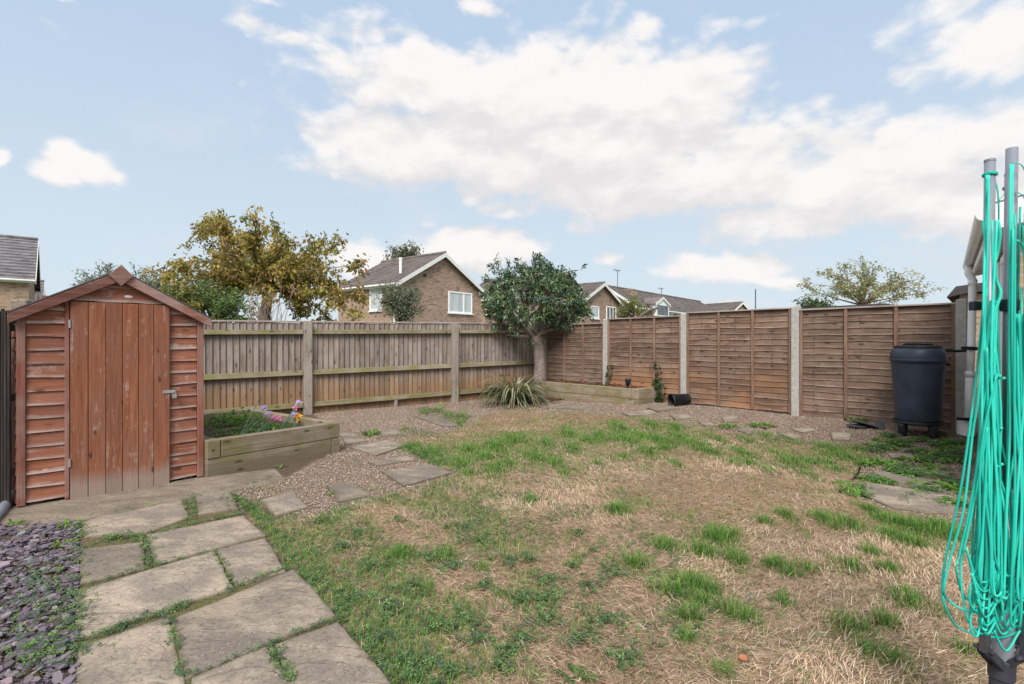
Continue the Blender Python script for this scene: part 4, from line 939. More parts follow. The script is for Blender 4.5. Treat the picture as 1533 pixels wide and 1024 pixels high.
def build_far():
    c = Vector((26, 62, 0)); house('brick_house', 'distant gable with white bargeboards just showing above the panel fence', c, R(35), 5.2, 9, 4.6, 6.1, M['brickB'], M['tile'])
    mb = MB(); p = PD(1131, 470, 50); mb.tube([(0,0,-4),(0,0,2.4)], .05, 6); o = mb.build('aerial_mast', M['darkplastic']); o.location = p; tag(o, 'thin aerial mast rising beyond the panel fence, right of the distant gable', 'aerial')
    # brick house at the far left
    t, rf = house('brick_house', 'buff brick house with grey tiled roof at the far left above the screen', Vector((-24.3, 26.0, 0)), R(131), 7.4, 9, 4.5, 6.95, M['brickB'], M['tilegrey'])
    mb = MB(); p = [(1.0+.55*math.cos(a)*.6, .6*math.sin(a)) for a in [0]]
    mb.lathe([(.0,0),(.18,.02),(.3,.09)], 16, cap=False); d = mb.build('satellite_dish', M['uvpc'], t); d.location = (.7, -.35, 3.45); d.rotation_euler = (R(70), 0, R(20))
    house('brick_house', 'grey roof end of a farther house peeping past the buff brick house', Vector((-36.6, 40.0, 0)), R(131), 6, 9, 3.9, 6.2, M['brickB'], M['tilegrey'])
    house('brick_house', 'low distant grey roof showing just above the shed roof slope', Vector((-43.5, 50.0, 0)), R(131), 6, 14, 3.2, 5.3, M['brickB'], M['tilegrey'])
    # flat roofs just beyond the panel fence and the board fence
    t = thing('flat_roof_shed', 'dark flat shed roof edge along the top of the panel fence', 'shed', RP(2.9, 2.2), RROT)
    mb = MB(); mb.box(.0, 2.9, 0, 2., 0, 1.80); mb.build('wall', M['darkscreen'], t)
    mb = MB(); mb.hexa([(-.1,-.1,1.81),(3.,-.1,1.84),(3.,2.1,1.84),(-.1,2.1,1.81),(-.1,-.1,1.855),(3.,-.1,1.885),(3.,2.1,1.885),(-.1,2.1,1.855)]); mb.build('roof', M['felt'], t)
    t = thing('garden_store', 'low garden store with a curved grey roof just behind the board fence', 'shed', FA+FD*3.2+Vector((-FD.y,FD.x,0))*2.6, math.atan2(FD.y, FD.x))
    mb = MB(); mb.box(-.6, 2.4, 0, 1.6, 0, 1.62); mb.build('wall', M['darkscreen'], t)
    mb = MB(); n = 12; top = [(-.7+3.2*k/n, 1.63+.14*math.sin(math.pi*k/n)) for k in range(n+1)]; mb.prism_y(top+[(2.5,1.6),(-.7,1.6)], -.1, 1.7); mb.build('roof', M['greypipe'], t)
    p = PD(960, 476, 13.5); mb = MB(); mb.tube([PD(952,482,13.5)-p, PD(962,470.5,13.5)-p, PD(972,464.5,13.5)-p, PD(985,461,13.5)-p], [.04,.04,.035,.03], 10); o = mb.build('curved_branch', M['bark'], smooth=True); o.location = p; tag(o, 'curved bare limb arching above the panel fence by the pale shrub', 'branch')
    # neighbour roof past the fence end
    t = thing('neighbour_roof', 'dark roofed beige outbuilding past the right end of the panel fence', 'outbuilding', PD(1427, 512, 13)*1-Vector((0,0,H)), R(-43))
    mb = MB(); mb.box(.12, 3, 0, 3, 0, 2.44); mb.build('wall', M['brickB'], t)
    mb = MB(); mb.prism_y([(-.12,2.36),(.06,2.62),(3,2.95),(3,2.6),(.3,2.45)], -.2, 3.2); mb.build('roof', M['felt'], t)
    # concrete post beyond the screen
    mb = MB(); mb.box(-.08,.08,-.08,.08,0,1.66); o = mb.build('gate_post', M['path'], bevel=.01); o.location = Vector((*PD(38,512,5.2)[:2], 0)); tag(o, 'pale concrete post standing behind the shed roof at far left', 'post')
build_far()
# ------------------------------------------------------------------ trees and shrubs
def jit(c, k=.25):
    f = 1+random.uniform(-k, k); return tuple(max(.004, x*f*random.uniform(.9, 1.1)) for x in c)
def rv(s=1.): return Vector((random.gauss(0,s), random.gauss(0,s), random.gauss(0,s)))
def bend_path(a, b, sag, n=6):
    a = Vector(a); b = Vector(b); o = rv(.06)*(b-a).length
    return [a.lerp(b, i/n)+Vector((0,0,sag*math.sin(math.pi*i/n)))+o*math.sin(math.pi*i/n) for i in range(n+1)]
def tree(name, label, base, trunk, ends, r0, cols, lsize, nleaf, droop=.6, sub=5, sublen=.5, barkm='bark', group=None, start=.35, mat='leaf', cat='tree', tw=.35, lw=.45):
    base = Vector(base); t = thing(name, label, cat, base, group=group)
    tr = MB(); lf = MB(); trunk = [Vector(p)-base for p in trunk]; m = len(trunk)
    tr.tube(trunk, [r0*(1.25-.55*i/(m-1)) for i in range(m)], 10)
    fork = trunk[-1]; tips = []
    for e in ends:
        e = Vector(e)-base; s0 = trunk[-1].lerp(trunk[-2], random.random()*.7)
        pts = bend_path(s0, e, random.uniform(.02,.14)*(e-s0).length); rr = r0*random.uniform(.28,.42)
        tr.tube(pts, [rr*(1-.85*i/(len(pts)-1)) for i in range(len(pts))], 6)
        tips.append(pts[2:])
        for k in range(sub):
            i = random.randint(2, len(pts)-1); p = pts[i]; d = ((pts[i]-pts[i-1]).normalized()+rv(.65)).normalized(); L = sublen*random.uniform(.4, 1.)
            q = bend_path(p, p+d*L, .05*L, 4); tr.tube(q, [rr*tw*(1-.8*j/4) for j in range(5)], 4); tips.append(q)
    per = max(1, nleaf//max(1, len(tips)))
    for pts in tips:
        shade = random.uniform(.7, 1.2); c0 = random.choice(cols)
        for k in range(per):
            f = random.random()**.75*(len(pts)-1.001); i = int(f); p = pts[i].lerp(pts[i+1], f-i)+rv(lsize*.55)
            d = rv(1.); d.z = d.z*.5-droop*1.4; lf.col = jit(tuple(x*shade for x in (c0 if random.random() < .7 else random.choice(cols))))
            L = lsize*random.uniform(.65, 1.25); lf.leaf(p, d, rv(1), L, L*lw, random.uniform(0, .5))
    tr.build('trunk', M[barkm], t, smooth=True); lf.build('crown', M[mat], t)
    return t
def ends_px(lst, d, dd): return [PD(x, y, d+random.uniform(-dd, dd)) for x, y in lst]
def ell_ends(cx, cy, rx, ry, d, n, dd, lo=.75):
    out = []
    for k in range(n):
        a = random.uniform(-.12*math.pi, 1.12*math.pi); r = random.uniform(lo, 1.); out.append(PD(cx+rx*r*math.cos(a), cy-ry*r*math.sin(a), d+random.uniform(-dd, dd)*(1.05-r*.5)))
    return out
def build_trees():
    # autumn cherry
    d = 13.; L = [(247,383),(262,388),(285,342),(296,326),(325,309),(330,318),(385,318),(410,320),(430,345),(470,348),(494,358),(525,382),(533,412),(530,436),(522,462),(490,470),(262,425),(275,445),(300,415),(318,372),(342,352),(372,345),(440,398),(380,398),(505,415),(455,442),(350,430),(480,388),(410,365),(330,400),(460,375),(425,410),(395,430),(505,445),(300,350),(360,375),(450,465),(350,388),(390,372),(420,385),(310,440)]
    b = PD(400, 512, d); b.z = 0
    tree('cherry_tree', 'spreading cherry tree turning yellow-brown behind the board fence', b, [b, PD(396,470,d), PD(402,440,d), PD(398,425,d)], ends_px([(x, y+(16 if y < 425 else 4)) for x, y in L], d, 1.6), .13,
         [(.38,.29,.075),(.43,.33,.09),(.30,.275,.07),(.24,.25,.06),(.45,.31,.10),(.30,.20,.07)], .125, 16500, .75, 9, .55, start=.3, lw=.45)
    b = PD(315, 512, 11.); b.z = 0
    tree('green_shrub', 'light green shrub growing under the left side of the cherry tree', b, [b, PD(315,500,11), PD(318,478,11)], ell_ends(312,470,70,52,11.,34,.7,.4), .05, [(.15,.24,.07),(.21,.28,.09),(.11,.18,.065)], .075, 5200, .2, 5, .4, cat='shrub')
    b = PD(255, 512, 10.5); b.z = 0
    tree('yellow_shrub', 'yellowing bush showing over the right slope of the shed roof', b, [b, PD(255,500,10.5), PD(258,470,10.5)], ell_ends(262,460,42,38,10.5,20,.5,.4), .05, [(.24,.21,.045),(.17,.2,.05)], .08, 2000, .4, 5, .35, cat='shrub')
    b = PD(405, 512, 9.6); b.z = 0                              # bare twigs in front of the trunk
    t = thing('bare_shrub', 'leafless pale twiggy shrub in front of the cherry trunk', 'shrub', b); mb = MB()
    for k in range(34):
        e = PD(405+random.uniform(-36,36), random.uniform(425,474), 9.6+random.uniform(-.3,.3))-b; s = Vector((random.uniform(-.2,.2),random.uniform(-.15,.15),.9)); p = bend_path(s, e, 0, 5)
        mb.tube(p, [.012*(1-.8*i/5) for i in range(6)], 4)
        for j in range(3): i = random.randint(2,5); q = p[i]+rv(.12)+Vector((0,0,.1)); mb.tube([p[i], q], [.005,.002], 3)
    mb.build('branches', M['twig'], t)
    # evergreen in the corner bed
    d = 11.35; b = PD(808, 572, 11.2); b.z = .36
    E = []
    for k in range(430):
        a = random.uniform(0, 2*math.pi); u = random.uniform(-.62, 1.); r = math.sqrt(max(0, 1-u*u*.9))*random.uniform(.5, 1.0)
        E.append(PD(800+80*r*math.cos(a), 455-56*u*random.uniform(.8,1.04)+6*math.cos(a*3), d+1.05*r*math.sin(a)))
    for x, y in [(733,405),(740,460),(728,440),(745,490),(878,440),(872,465),(855,410),(748,500),(772,500),(760,393),(800,388),(860,420),(862,482),(838,492),(735,420),(845,400),(815,500),(790,508),(722,420),(736,396),(741,390),(800,382),(812,384),(775,388),(868,404),(884,452),(725,470),(880,470),(850,500)]: E.append(PD(x, y, d+random.uniform(-.4,.4)))
    t = thing('evergreen_tree', 'dark green evergreen tree with a rounded crown in the corner bed', 'tree', b)
    tr = MB(); lf = MB(); T = [b+Vector((.02,0,-.05)), PD(808,545,11.2), PD(806,520,11.2), PD(801,505,11.25)]; T = [p-b for p in T]
    tr.tube([T[0], T[0].lerp(T[1],.4)+Vector((-.02,0,0)), T[1], T[2], T[3]], [.18,.135,.12,.125,.11], 14)
    limbs = [bend_path(T[3], PD(x,y,d+dd)-b, .05, 6) for x, y, dd in [(745,468,-.3),(765,430,.3),(800,410,-.2),(835,425,.4),(862,462,-.2),(830,470,.6),(775,480,-.6),(820,445,-.7),(790,455,.7),(755,500,.1),(850,490,-.1)]]
    for l in limbs: tr.tube(l, [.065*(1-.75*i/6) for i in range(7)], 7)
    nodes = [p for l in limbs for p in l[1:]]
    C = [(.05,.105,.052),(.08,.15,.07),(.11,.19,.08),(.075,.13,.085),(.19,.24,.165)]
    for e in E:
        e = e-b; s = min(nodes, key=lambda q: (q-e).length); p = bend_path(s, e, .02, 3); tr.tube(p, [.016,.012,.008,.005], 4)
        c0 = random.choice(C); out = (e-(PD(800,462,d)-b)).normalized()
        for w in range(3):
            q = p[-1].lerp(p[-2], w*.45)+rv(.045)
            for k in range(10):
                dd = out*.5+rv(.75); dd.z -= .45; lf.col = jit(c0, .35) if random.random() < .93 else jit((.2,.24,.06))
                L = random.choice([.06,.08,.1,.13])*random.uniform(.8,1.15); lf.leaf(q+rv(.02), dd, rv(.6)+Vector((0,0,1)), L, L*.33, random.uniform(.2,.8))
    tr.build('trunk', M['palebark'], t, smooth=True); lf.build('crown', M['glossleaf'], t)
    # young bright shoots under the crown, right
    # distant trees
    for (x, y, rx, ry, dist, lab) in [(150,420,30,36,42,'small grey-green birch beyond the left slope of the shed roof'),(205,425,28,34,44,'hazy grey-green tree beyond the shed roof peak'),(245,428,24,22,40,'low grey-green tree between shed roof and cherry')]:
        b = PD(x, 512, dist); b.z = 0
        tree('background_tree', lab, b, [b, PD(x,470,dist), PD(x,y+ry*.6,dist)], ell_ends(x,y+8,rx,ry,dist,22,1.5,.3), .2, [(.2,.25,.18),(.24,.28,.2),(.17,.21,.15)], .24, 1300, .5, 5, 1.2, group='distant trees at left')
    b = PD(603, 512, 48); b.z = 0
    tree('birch_tree', 'tall birch showing behind the ridge of the brick house', b, [b, PD(603,440,48), PD(600,405,48)], ell_ends(604,392,28,28,48,26,1.5,.3), .25, [(.085,.12,.06),(.12,.15,.075),(.16,.13,.05)], .3, 1600, .8, 5, 1.4)
    b = PD(598, 512, 17.); b.z = 0
    tree('olive_shrub', 'grey-green olive-like shrub in front of the brick house', b, [b, PD(598,495,17), PD(598,470,17)], ell_ends(586,466,20,42,17,24,.6,.3)+ell_ends(615,472,18,36,17,20,.6,.3), .05, [(.2,.235,.16),(.26,.285,.2),(.15,.18,.125)], .10, 4600, .1, 6, .5, cat='shrub', lw=.35)
    b = PD(1296, 512, 40); b.z = 0
    L = [(1203,428),(1215,425),(1235,412),(1262,395),(1292,393),(1318,398),(1345,408),(1360,410),(1378,422),(1392,437),(1380,445),(1245,430),(1280,410),(1310,415),(1335,428),(1350,425),(1270,425),(1225,440),(1300,405),(1362,436),(1255,408),(1290,425),(1320,440),(1265,440)]
    tree('spreading_tree', 'open thinly leaved tree with fanning branches beyond the panel fence', b, [b, PD(1296,480,40), PD(1293,462,40), PD(1292,455,40)], ends_px(L, 40, 2.), .19, [(.36,.35,.19),(.42,.38,.21),(.29,.31,.17)], .22, 4200, .3, 6, 1.3, barkm='twig', tw=.4)
    b = PD(1217, 512, 30); b.z = 0
    tree('round_bush', 'low dark green bush at the foot of the spreading tree', b, [b, PD(1217,490,30), PD(1217,465,30)], ell_ends(1216,462,26,16,30,18,1.,.3), .1, [(.07,.11,.04),(.1,.14,.05)], .2, 1200, .2, 5, .5, cat='shrub')
    b = PD(948, 512, 16); b.z = 0
    tree('pale_shrub', 'small yellow-green tree topping the panel fence before the terrace', b, [b, PD(948,490,16), PD(948,470,16)], ell_ends(948,466,24,24,16,20,.5,.3), .05, [(.2,.23,.06),(.25,.27,.08),(.16,.19,.06)], .09, 1000, .3, 5, .35, cat='shrub')
build_trees()

# ------------------------------------------------------------------ phormium
def build_phormium():
    b = Vector((*G(771, 605)[:2], 0)); b.z = float(gz(b.x, b.y)); t = thing('flax_plant', 'variegated flax clump with long arching striped leaves before the corner bed', 'plant', b)
    mb = MB(); dead = MB()
    for k in range(230):
        a = random.uniform(0, 2*math.pi); L = random.uniform(.7, 1.22); el = random.uniform(.35, 1.35); r0 = random.uniform(.02,.14)
        p0 = Vector((math.cos(a)*r0, math.sin(a)*r0*.8, .02)); pts = [p0]; ang = el; dirv = Vector((math.cos(a), math.sin(a), 0)); p = p0.copy(); curl = random.uniform(.18,.42)
        for i in range(9):
            p = p+(dirv*math.cos(ang)+Vector((0,0,1))*math.sin(ang))*L/9; p.z = max(p.z, .015); pts.append(p.copy()); ang -= curl*(.5+i*.12)
            ang = max(ang, -1.25)
        m = dead if random.random() < .16 else mb
        if m is mb: mb.col = jit(random.choice([(.10,.13,.065),(.16,.18,.10),(.33,.33,.22),(.12,.15,.09),(.40,.38,.27)]), .2)
        else: dead.col = jit((.24,.16,.09), .3)
        m.strap(pts, random.uniform(.022,.042))
    for k in range(7):                                          # tattered upright tops
        p = Vector((-.18+random.uniform(-.1,.1), 0, .1)); dead.col = jit((.3,.24,.12), .3); dead.strap([p, p+Vector((-.02,0,.25)), p+Vector((-.06+random.uniform(-.05,.05),0,.45)), p+Vector((-.02+random.uniform(-.1,.1),-.05,.5))], .05)
    mb.build('leaves', M['leaf'], t); dead.build('dead_leaves', M['leaf'], t)
build_phormium()

# ------------------------------------------------------------------ climbers, weeds in the beds and between slabs
def clump(mb, c, r, h, n, cols, L=.03, lw=.75, flat=.5):
    c = Vector(c)
    for k in range(n):
        a = random.uniform(0, 2*math.pi); q = r*math.sqrt(random.random()); p = c+Vector((q*math.cos(a), q*math.sin(a), random.random()*h*(1-.6*q/r)))
        d = Vector((math.cos(a), math.sin(a), random.uniform(-.3,.9)*flat*2))+rv(.35); mb.col = jit(random.choice(cols), .3); s = L*random.uniform(.6,1.3); mb.leaf(p, d, Vector((0,0,1))+rv(.3), s, s*lw, random.uniform(.1,.6))
GREEN = [(.10,.21,.035),(.14,.27,.04),(.08,.165,.04),(.19,.31,.06)]
def build_climbers():
    IV = [(.035,.085,.025),(.05,.12,.035),(.09,.16,.05)]
    for pts, r, n, lab in (([(911,575),(912,562),(913,550)], .055, 90, 'ivy sprig climbing the base of a concrete post behind the corner bed'),
                           ([(984,575),(986,560),(984,548),(978,545),(985,567)], .045, 80, 'thin ivy strand climbing the fence batten right of the lamp'),
                           ([(985,572),(990,580),(992,590),(988,598)], .085, 190, 'bushy ivy spilling over the right end of the corner bed')):
        P = []
        for x, y in pts:
            k = (x-CX)/F; tt = (4.30-k*7.60)/(.657+k*.754); q = Vector((4.30-.657*tt, 7.60+.754*tt, 0)); q += Vector((-.754,-.657,0))*(.09 if r < .1 else .2); d = q.y; P.append(Vector((k*d, d, H+(CY-y)/F*d)))
        t = thing('ivy', lab, 'climber', P[0]); mb = MB(); st = MB(); st.tube([p-P[0]-Vector((0,0,.05)) if i == 0 else p-P[0] for i, p in enumerate(P)], .004, 5)
        for p in P: clump(mb, p-P[0]-Vector((0,0,.05)), r, .12, n//len(P), IV, .05, .85)
        st.build('stem', M['bark'], t); mb.build('leaves', M['leaf'], t)
    bl = MB()                                                   # small plants in the flower bed
    for x, y, r, h, n in ((.75,1.35,.26,.10,200),(.95,1.2,.2,.08,140),(.55,1.25,.18,.05,90),(.55,.7,.2,.03,110),(.85,.75,.25,.04,150),(1.0,.55,.14,.04,90),(.25,1.2,.12,.05,70),(.4,.45,.18,.03,80),(.2,.3,.1,.03,40),(.75,.4,.2,.04,130),(.3,1.55,.15,.05,80)):
        clump(bl, BP(x, y, .27)-BED, r, h, n, GREEN, .032)
    o = bl.build('bed_weeds', M['leaf']); o.location = BED; tag(o, 'bright green seedlings and weeds covering the soil of the flower bed', 'weeds', kind='stuff')
    t = thing('leafy_plant', 'lush clump of bright green leaves at the back of the flower bed', 'plant', BP(.95, 1.45, .27)); mb = MB(); clump(mb, (0,0,0), .24, .17, 270, GREEN, .045); mb.build('leaves', M['leaf'], t)
    # dead leaves in the corner bed and against it
    dl = MB()
    for k in range(520):
        x = random.uniform(-.8, 2.2); y = random.uniform(.1, .6); p = CP(x, y, .385) if random.random() < .75 else CP(random.uniform(-.1, .5), random.uniform(-.22,-.02), .06)
        dl.col = jit(random.choice([(.2,.07,.025),(.14,.06,.03),(.26,.12,.05),(.1,.05,.03)]), .3); dl.leaf(p+Vector((0,0,random.random()*.02)), rv(1)*Vector((1,1,.25)), Vector((0,0,1))+rv(.4), .06, .035, .6)
    tag(dl.build('fallen_leaves', M['leaf']), 'rusty fallen leaves scattered on the corner bed soil', 'leaves', kind='stuff')
build_climbers()
def weed(px, py, r, n, label, group=None, L=.12, cols=GREEN, upright=.35):
    p = G(px, py); t = thing('weed', label, 'weed', p, group=group); mb = MB()
    for k in range(n):
        a = 2*math.pi*k/n*1.618*3+random.uniform(-.3,.3); l = L*random.uniform(.6,1.15); e = random.uniform(.1,.9)*upright*2; d = Vector((math.cos(a), math.sin(a), e)).normalized(); mb.col = jit(random.choice(cols), .25)
        q = Vector((math.cos(a)*r*random.random(), math.sin(a)*r*random.random(), .01)); m = q+d*l*.55; tip = q+d*l; tip.z = max(.012, tip.z-l*.35); w = l*random.uniform(.16,.26); sd = Vector((-math.sin(a), math.cos(a), 0))
        u = q+d*l*.3
        mb.add([q-sd*w*.15, q+sd*w*.15, u+sd*w*.35, m+sd*w*.5, tip, m-sd*w*.5, u-sd*w*.35], [(0,1,2,6),(6,2,3,5),(5,3,4)])
    mb.build('leaves', M['leaf'], t)
WP = 'leafy weeds in the path before the water butt'; WL = 'bright green leafy weed sprouting between the slabs and gravel before the water butt'
def build_weeds():
    for x, y, r, n in ((1300,696,.05,30),(1318,692,.06,34),(1335,697,.07,40),(1345,706,.05,34),(1375,705,.05,26),(1395,713,.06,30),(1360,714,.05,28),(1305,720,.06,34),(1322,724,.05,28),(1268,728,.05,26),(1276,735,.05,26),(1285,742,.04,22),(1375,727,.04,20),(1380,736,.03,18),(1415,730,.06,32),(1432,735,.06,30),(1440,755,.07,34),(1420,755,.04,20),(1310,668,.07,34),(1330,672,.07,36),(1350,666,.08,40),(1322,660,.06,30),(1395,680,.08,40),(1420,676,.08,40),(1410,690,.08,40),(1380,690,.06,30),(1435,690,.08,36),(1400,702,.06,30),(1425,662,.08,40),(1375,660,.06,26),(1405,666,.06,30),(1440,672,.07,30),(1360,690,.05,24)):
        weed(x, y, r, n, WL, WP, .115, [(.12,.27,.03),(.16,.32,.045),(.09,.21,.03)])
    weed(556, 651, .06, 40, 'single leafy weed rosette beside the right corner of the flower bed', L=.15, upright=.5)
    weed(862, 1016, .03, 16, 'broad leaved dandelion weed at the bottom edge of the lawn', L=.07, upright=.35, cols=[(.06,.14,.03),(.08,.18,.035)])
    weed(1090, 640, .1, 46, 'weed clump on the far lawn edge, left of its twin', 'weed clumps on the far lawn edge', .12); weed(1140, 638, .13, 60, 'weed clump on the far lawn edge, right of its twin', 'weed clumps on the far lawn edge', .13)
    weed(1058, 605, .06, 34, 'low leafy weed at the foot of the fence, right of the plant pot', L=.11); weed(1187, 615, .06, 30, 'weed sprouting at the fence just left of the third concrete post', L=.13, upright=.6); weed(1282, 632, .06, 30, 'weed growing behind the slate pile', L=.14, upright=.6)
    weed(420, 700, .03, 14, 'small weed at the foot of the flower bed front sleeper', L=.07, upright=.6); weed(494, 742, .03, 14, 'tiny weed beside the stepping slab nearest the lawn corner', L=.06, upright=.7)
    weed(106, 788, .06, 40, 'bright leafy weed between slate chippings and the first patio slab', L=.07, upright=.7, cols=[(.16,.3,.03),(.2,.34,.05)]); weed(96, 818, .05, 34, 'bright leafy weed among the slates, second along the patio edge', L=.06, upright=.6, cols=[(.16,.3,.03),(.12,.24,.03)])
    weed(20, 788, .04, 24, 'weed at the left edge by the waste pipe', L=.07, upright=.6); weed(40, 870, .04, 20, 'grey-green feathery weed among the slates', L=.07, cols=[(.12,.2,.1)])
build_weeds()

# ------------------------------------------------------------------ slate chippings, pebbles, turf (uncountable)
def near_slab(x, y, skip=()):
    ins = np.zeros(np.shape(x), bool)
    for P in SLABS: ins |= inpoly(x, y, P)
    return ins
def build_slate_bed():
    mb = MB(); P = np.array(SLATEP); x0, y0 = P.min(0); x1, y1 = P.max(0); x0 = max(x0, -4.2)
    n = 0; tries = 0
    while n < 6400 and tries < 60000:
        tries += 1; x = random.uniform(x0, x1); y = random.uniform(max(y0, 1.2), y1)
        if not inpoly(np.array([x]), np.array([y]), SLATEP)[0]: continue
        n += 1; s = random.choice([.008,.011,.013,.016,.020,.028])*random.uniform(.8,1.2); k = random.randint(4,6); ph = random.random()*6; asp = random.uniform(.45,.8)
        pts = [Vector((math.cos(ph+2*math.pi*i/k)*s*random.uniform(.75,1.15), math.sin(ph+2*math.pi*i/k)*s*asp*random.uniform(.75,1.15), 0)) for i in range(k)]
        Mx = Matrix.Translation((x, y, .003+random.random()*.022)) @ Matrix.Rotation(random.random()*6.28, 4, 'Z') @ Matrix.Rotation(random.gauss(0,.28), 4, 'X') @ Matrix.Rotation(random.gauss(0,.2), 4, 'Y')
        h = s*random.uniform(.12,.3); mb.col = jit(random.choice([(.125,.10,.128),(.175,.145,.172),(.095,.08,.10),(.24,.205,.23),(.15,.115,.14),(.14,.135,.16)]), .2)
        a = [Mx @ p for p in pts]; b = [Mx @ (p*.93+Vector((0,0,h))) for p in pts]
        mb.add(a+b, [tuple(range(k-1,-1,-1)), tuple(range(k,2*k))]+[(i,(i+1)%k,k+(i+1)%k,k+i) for i in range(k)])
    for k in range(900):                                       # dry stems lying between the chips
        x = random.uniform(x0, x1); y = random.uniform(max(y0, 1.2), y1)
        if not inpoly(np.array([x]), np.array([y]), SLATEP)[0] or fbm(x, y, 3.1, 66) < .45: continue
        a = random.random()*6.28; L = random.uniform(.03,.08); c = Vector((x, y, .026)); e = c+Vector((math.cos(a)*L, math.sin(a)*L, random.uniform(-.004,.012))); w = Vector((-math.sin(a), math.cos(a), 0))*.0014
        mb.col = jit(random.choice([(.4,.3,.17),(.3,.2,.12),(.28,.3,.1)]), .3); mb.add([c-w, c+w, e+w*.4, e-w*.4], [(0,1,2,3)])
    tag(mb.build('slate_chippings', M['slate']), 'purple-grey slate chippings along the left of the patio path', 'slate chippings', kind='stuff')
build_slate_bed()
def build_pebbles():
    N = 170000; x = RNG.uniform(-4.2, 6.3, N); y = RNG.uniform(3.6, 12.2, N)
    k = inpoly(x, y, GRAV) & ~inpoly(x, y, LAWN) & ~near_slab(x, y)
    # a scatter of strays on the lawn fringe and by the pipe
    x, y = x[k], y[k]; n = len(x); z = gz(x, y)
    o = np.array([(1,0,0),(0,1,0),(-1,0,0),(0,-1,0),(0,0,.7),(0,0,-.7)])
    s = RNG.uniform(.004, .009, n)*RNG.uniform(.7, 1.5, n); a = RNG.uniform(0, 6.28, n)
    V = np.repeat(o[None], n, 0)*RNG.uniform(.65, 1.2, (n, 6, 1)); c, si = np.cos(a)[:, None], np.sin(a)[:, None]
    V = np.stack([V[..., 0]*c-V[..., 1]*si, V[..., 0]*si+V[..., 1]*c, V[..., 2]+RNG.normal(0, .15, (n, 6))], -1)*s[:, None, None]
    V += np.stack([x, y, z+s*.35], -1)[:, None]
    f = np.array([(0,1,4),(1,2,4),(2,3,4),(3,0,4),(1,0,5),(2,1,5),(3,2,5),(0,3,5)]); Fi = (np.arange(n)[:, None, None]*6+f[None]).reshape(-1, 3)
    pal = np.array([(.40,.30,.235),(.33,.225,.165),(.45,.37,.31),(.28,.2,.155),(.37,.27,.205),(.52,.45,.39),(.26,.2,.165),(.36,.25,.175)])
    col = pal[RNG.integers(0, len(pal), n)]*RNG.uniform(.7, 1.2, (n, 1)); col = np.repeat(col, 6, 0)
    tag(mesh_np('gravel', V.reshape(-1, 3), [Fi], col, M['pebble']), 'pinkish brown pea gravel around the stepping slabs', 'gravel', kind='stuff')
build_pebbles()

def blades(x, y, z, L, w, az, tilt, col, bend):
    n = len(x); d = np.stack([np.cos(az)*np.sin(tilt), np.sin(az)*np.sin(tilt), np.cos(tilt)], -1)
    t2 = np.minimum(tilt+bend, 1.56); d2 = np.stack([np.cos(az)*np.sin(t2), np.sin(az)*np.sin(t2), np.cos(t2)], -1)
    sd = np.stack([-np.sin(az), np.cos(az), 0*az], -1)*w[:, None]/2; p = np.stack([x, y, z], -1); m = p+d*(L*.55)[:, None]; e = m+d2*(L*.45)[:, None]
    V = np.stack([p-sd, p+sd, m+sd*.8, m-sd*.8, e], 1).reshape(-1, 3); i = np.arange(n)[:, None]*5
    return V, i+np.array([[0,1,2,3]]), i+np.array([[3,2,4]]), np.repeat(col, 5, 0)
TUFTS = [(1012,690,18),(941,681,14),(924,760,22),(992,814,24),(1050,823,26),(1080,803,30),(1099,836,28),(950,842,18),(1010,882,26),(1030,872,24),(1055,878,28),(1050,900,24),(1029,918,30),(1100,910,26),(1118,922,18),(1170,897,18),(1159,842,22),(1181,857,16),(1207,850,22),(1240,775,22),(1262,782,26),(1226,770,16),(1275,848,22),(1305,824,18),(1262,930,24),(1290,942,26),(1327,929,22),(1110,676,20),(1162,676,16),(1100,690,18),(1155,702,18),(1211,707,18),(1190,690,22),(1210,688,22),(1267,681,34),(1140,779,22),(1177,769,22),(1345,780,30),(1375,786,32),(1405,788,34),(1330,800,24),(1370,812,24),(1420,800,28),(1327,850,26),(1080,1004,18),(1300,972,26),(1330,985,24),(1444,974,26),(1361,899,34),(1031,955,18),(925,762,20),(955,840,18),(846,707,22),(790,747,18),(880,655,24),(905,650,24),(935,655,26),(960,650,26),(985,655,28),(1010,650,24),(860,668,22),(830,690,24),(890,690,22),(800,680,28),(760,690,26),(720,680,28),(700,670,24),(745,665,26),(770,655,26),(690,690,22),(735,700,26),(1040,660,26),(1060,672,26),(1000,668,24),(970,672,22),(1075,655,22),(1240,668,22),(1120,690,20),(1280,668,20),(930,636,24),(970,632,24),(1010,635,24),(640,615,30),(665,622,26),(690,620,28),(655,610,24),(610,640,14),(620,665,24),(640,675,24),(650,690,22),(690,630,20),(1150,650,24),(1115,655,18),(815,660,20),(700,705,18),(850,645,18),(1180,655,14),(720,850,20),(640,880,20),(670,830,20),(600,830,22),(1255,700,20),(1240,690,18),(1300,760,14)]
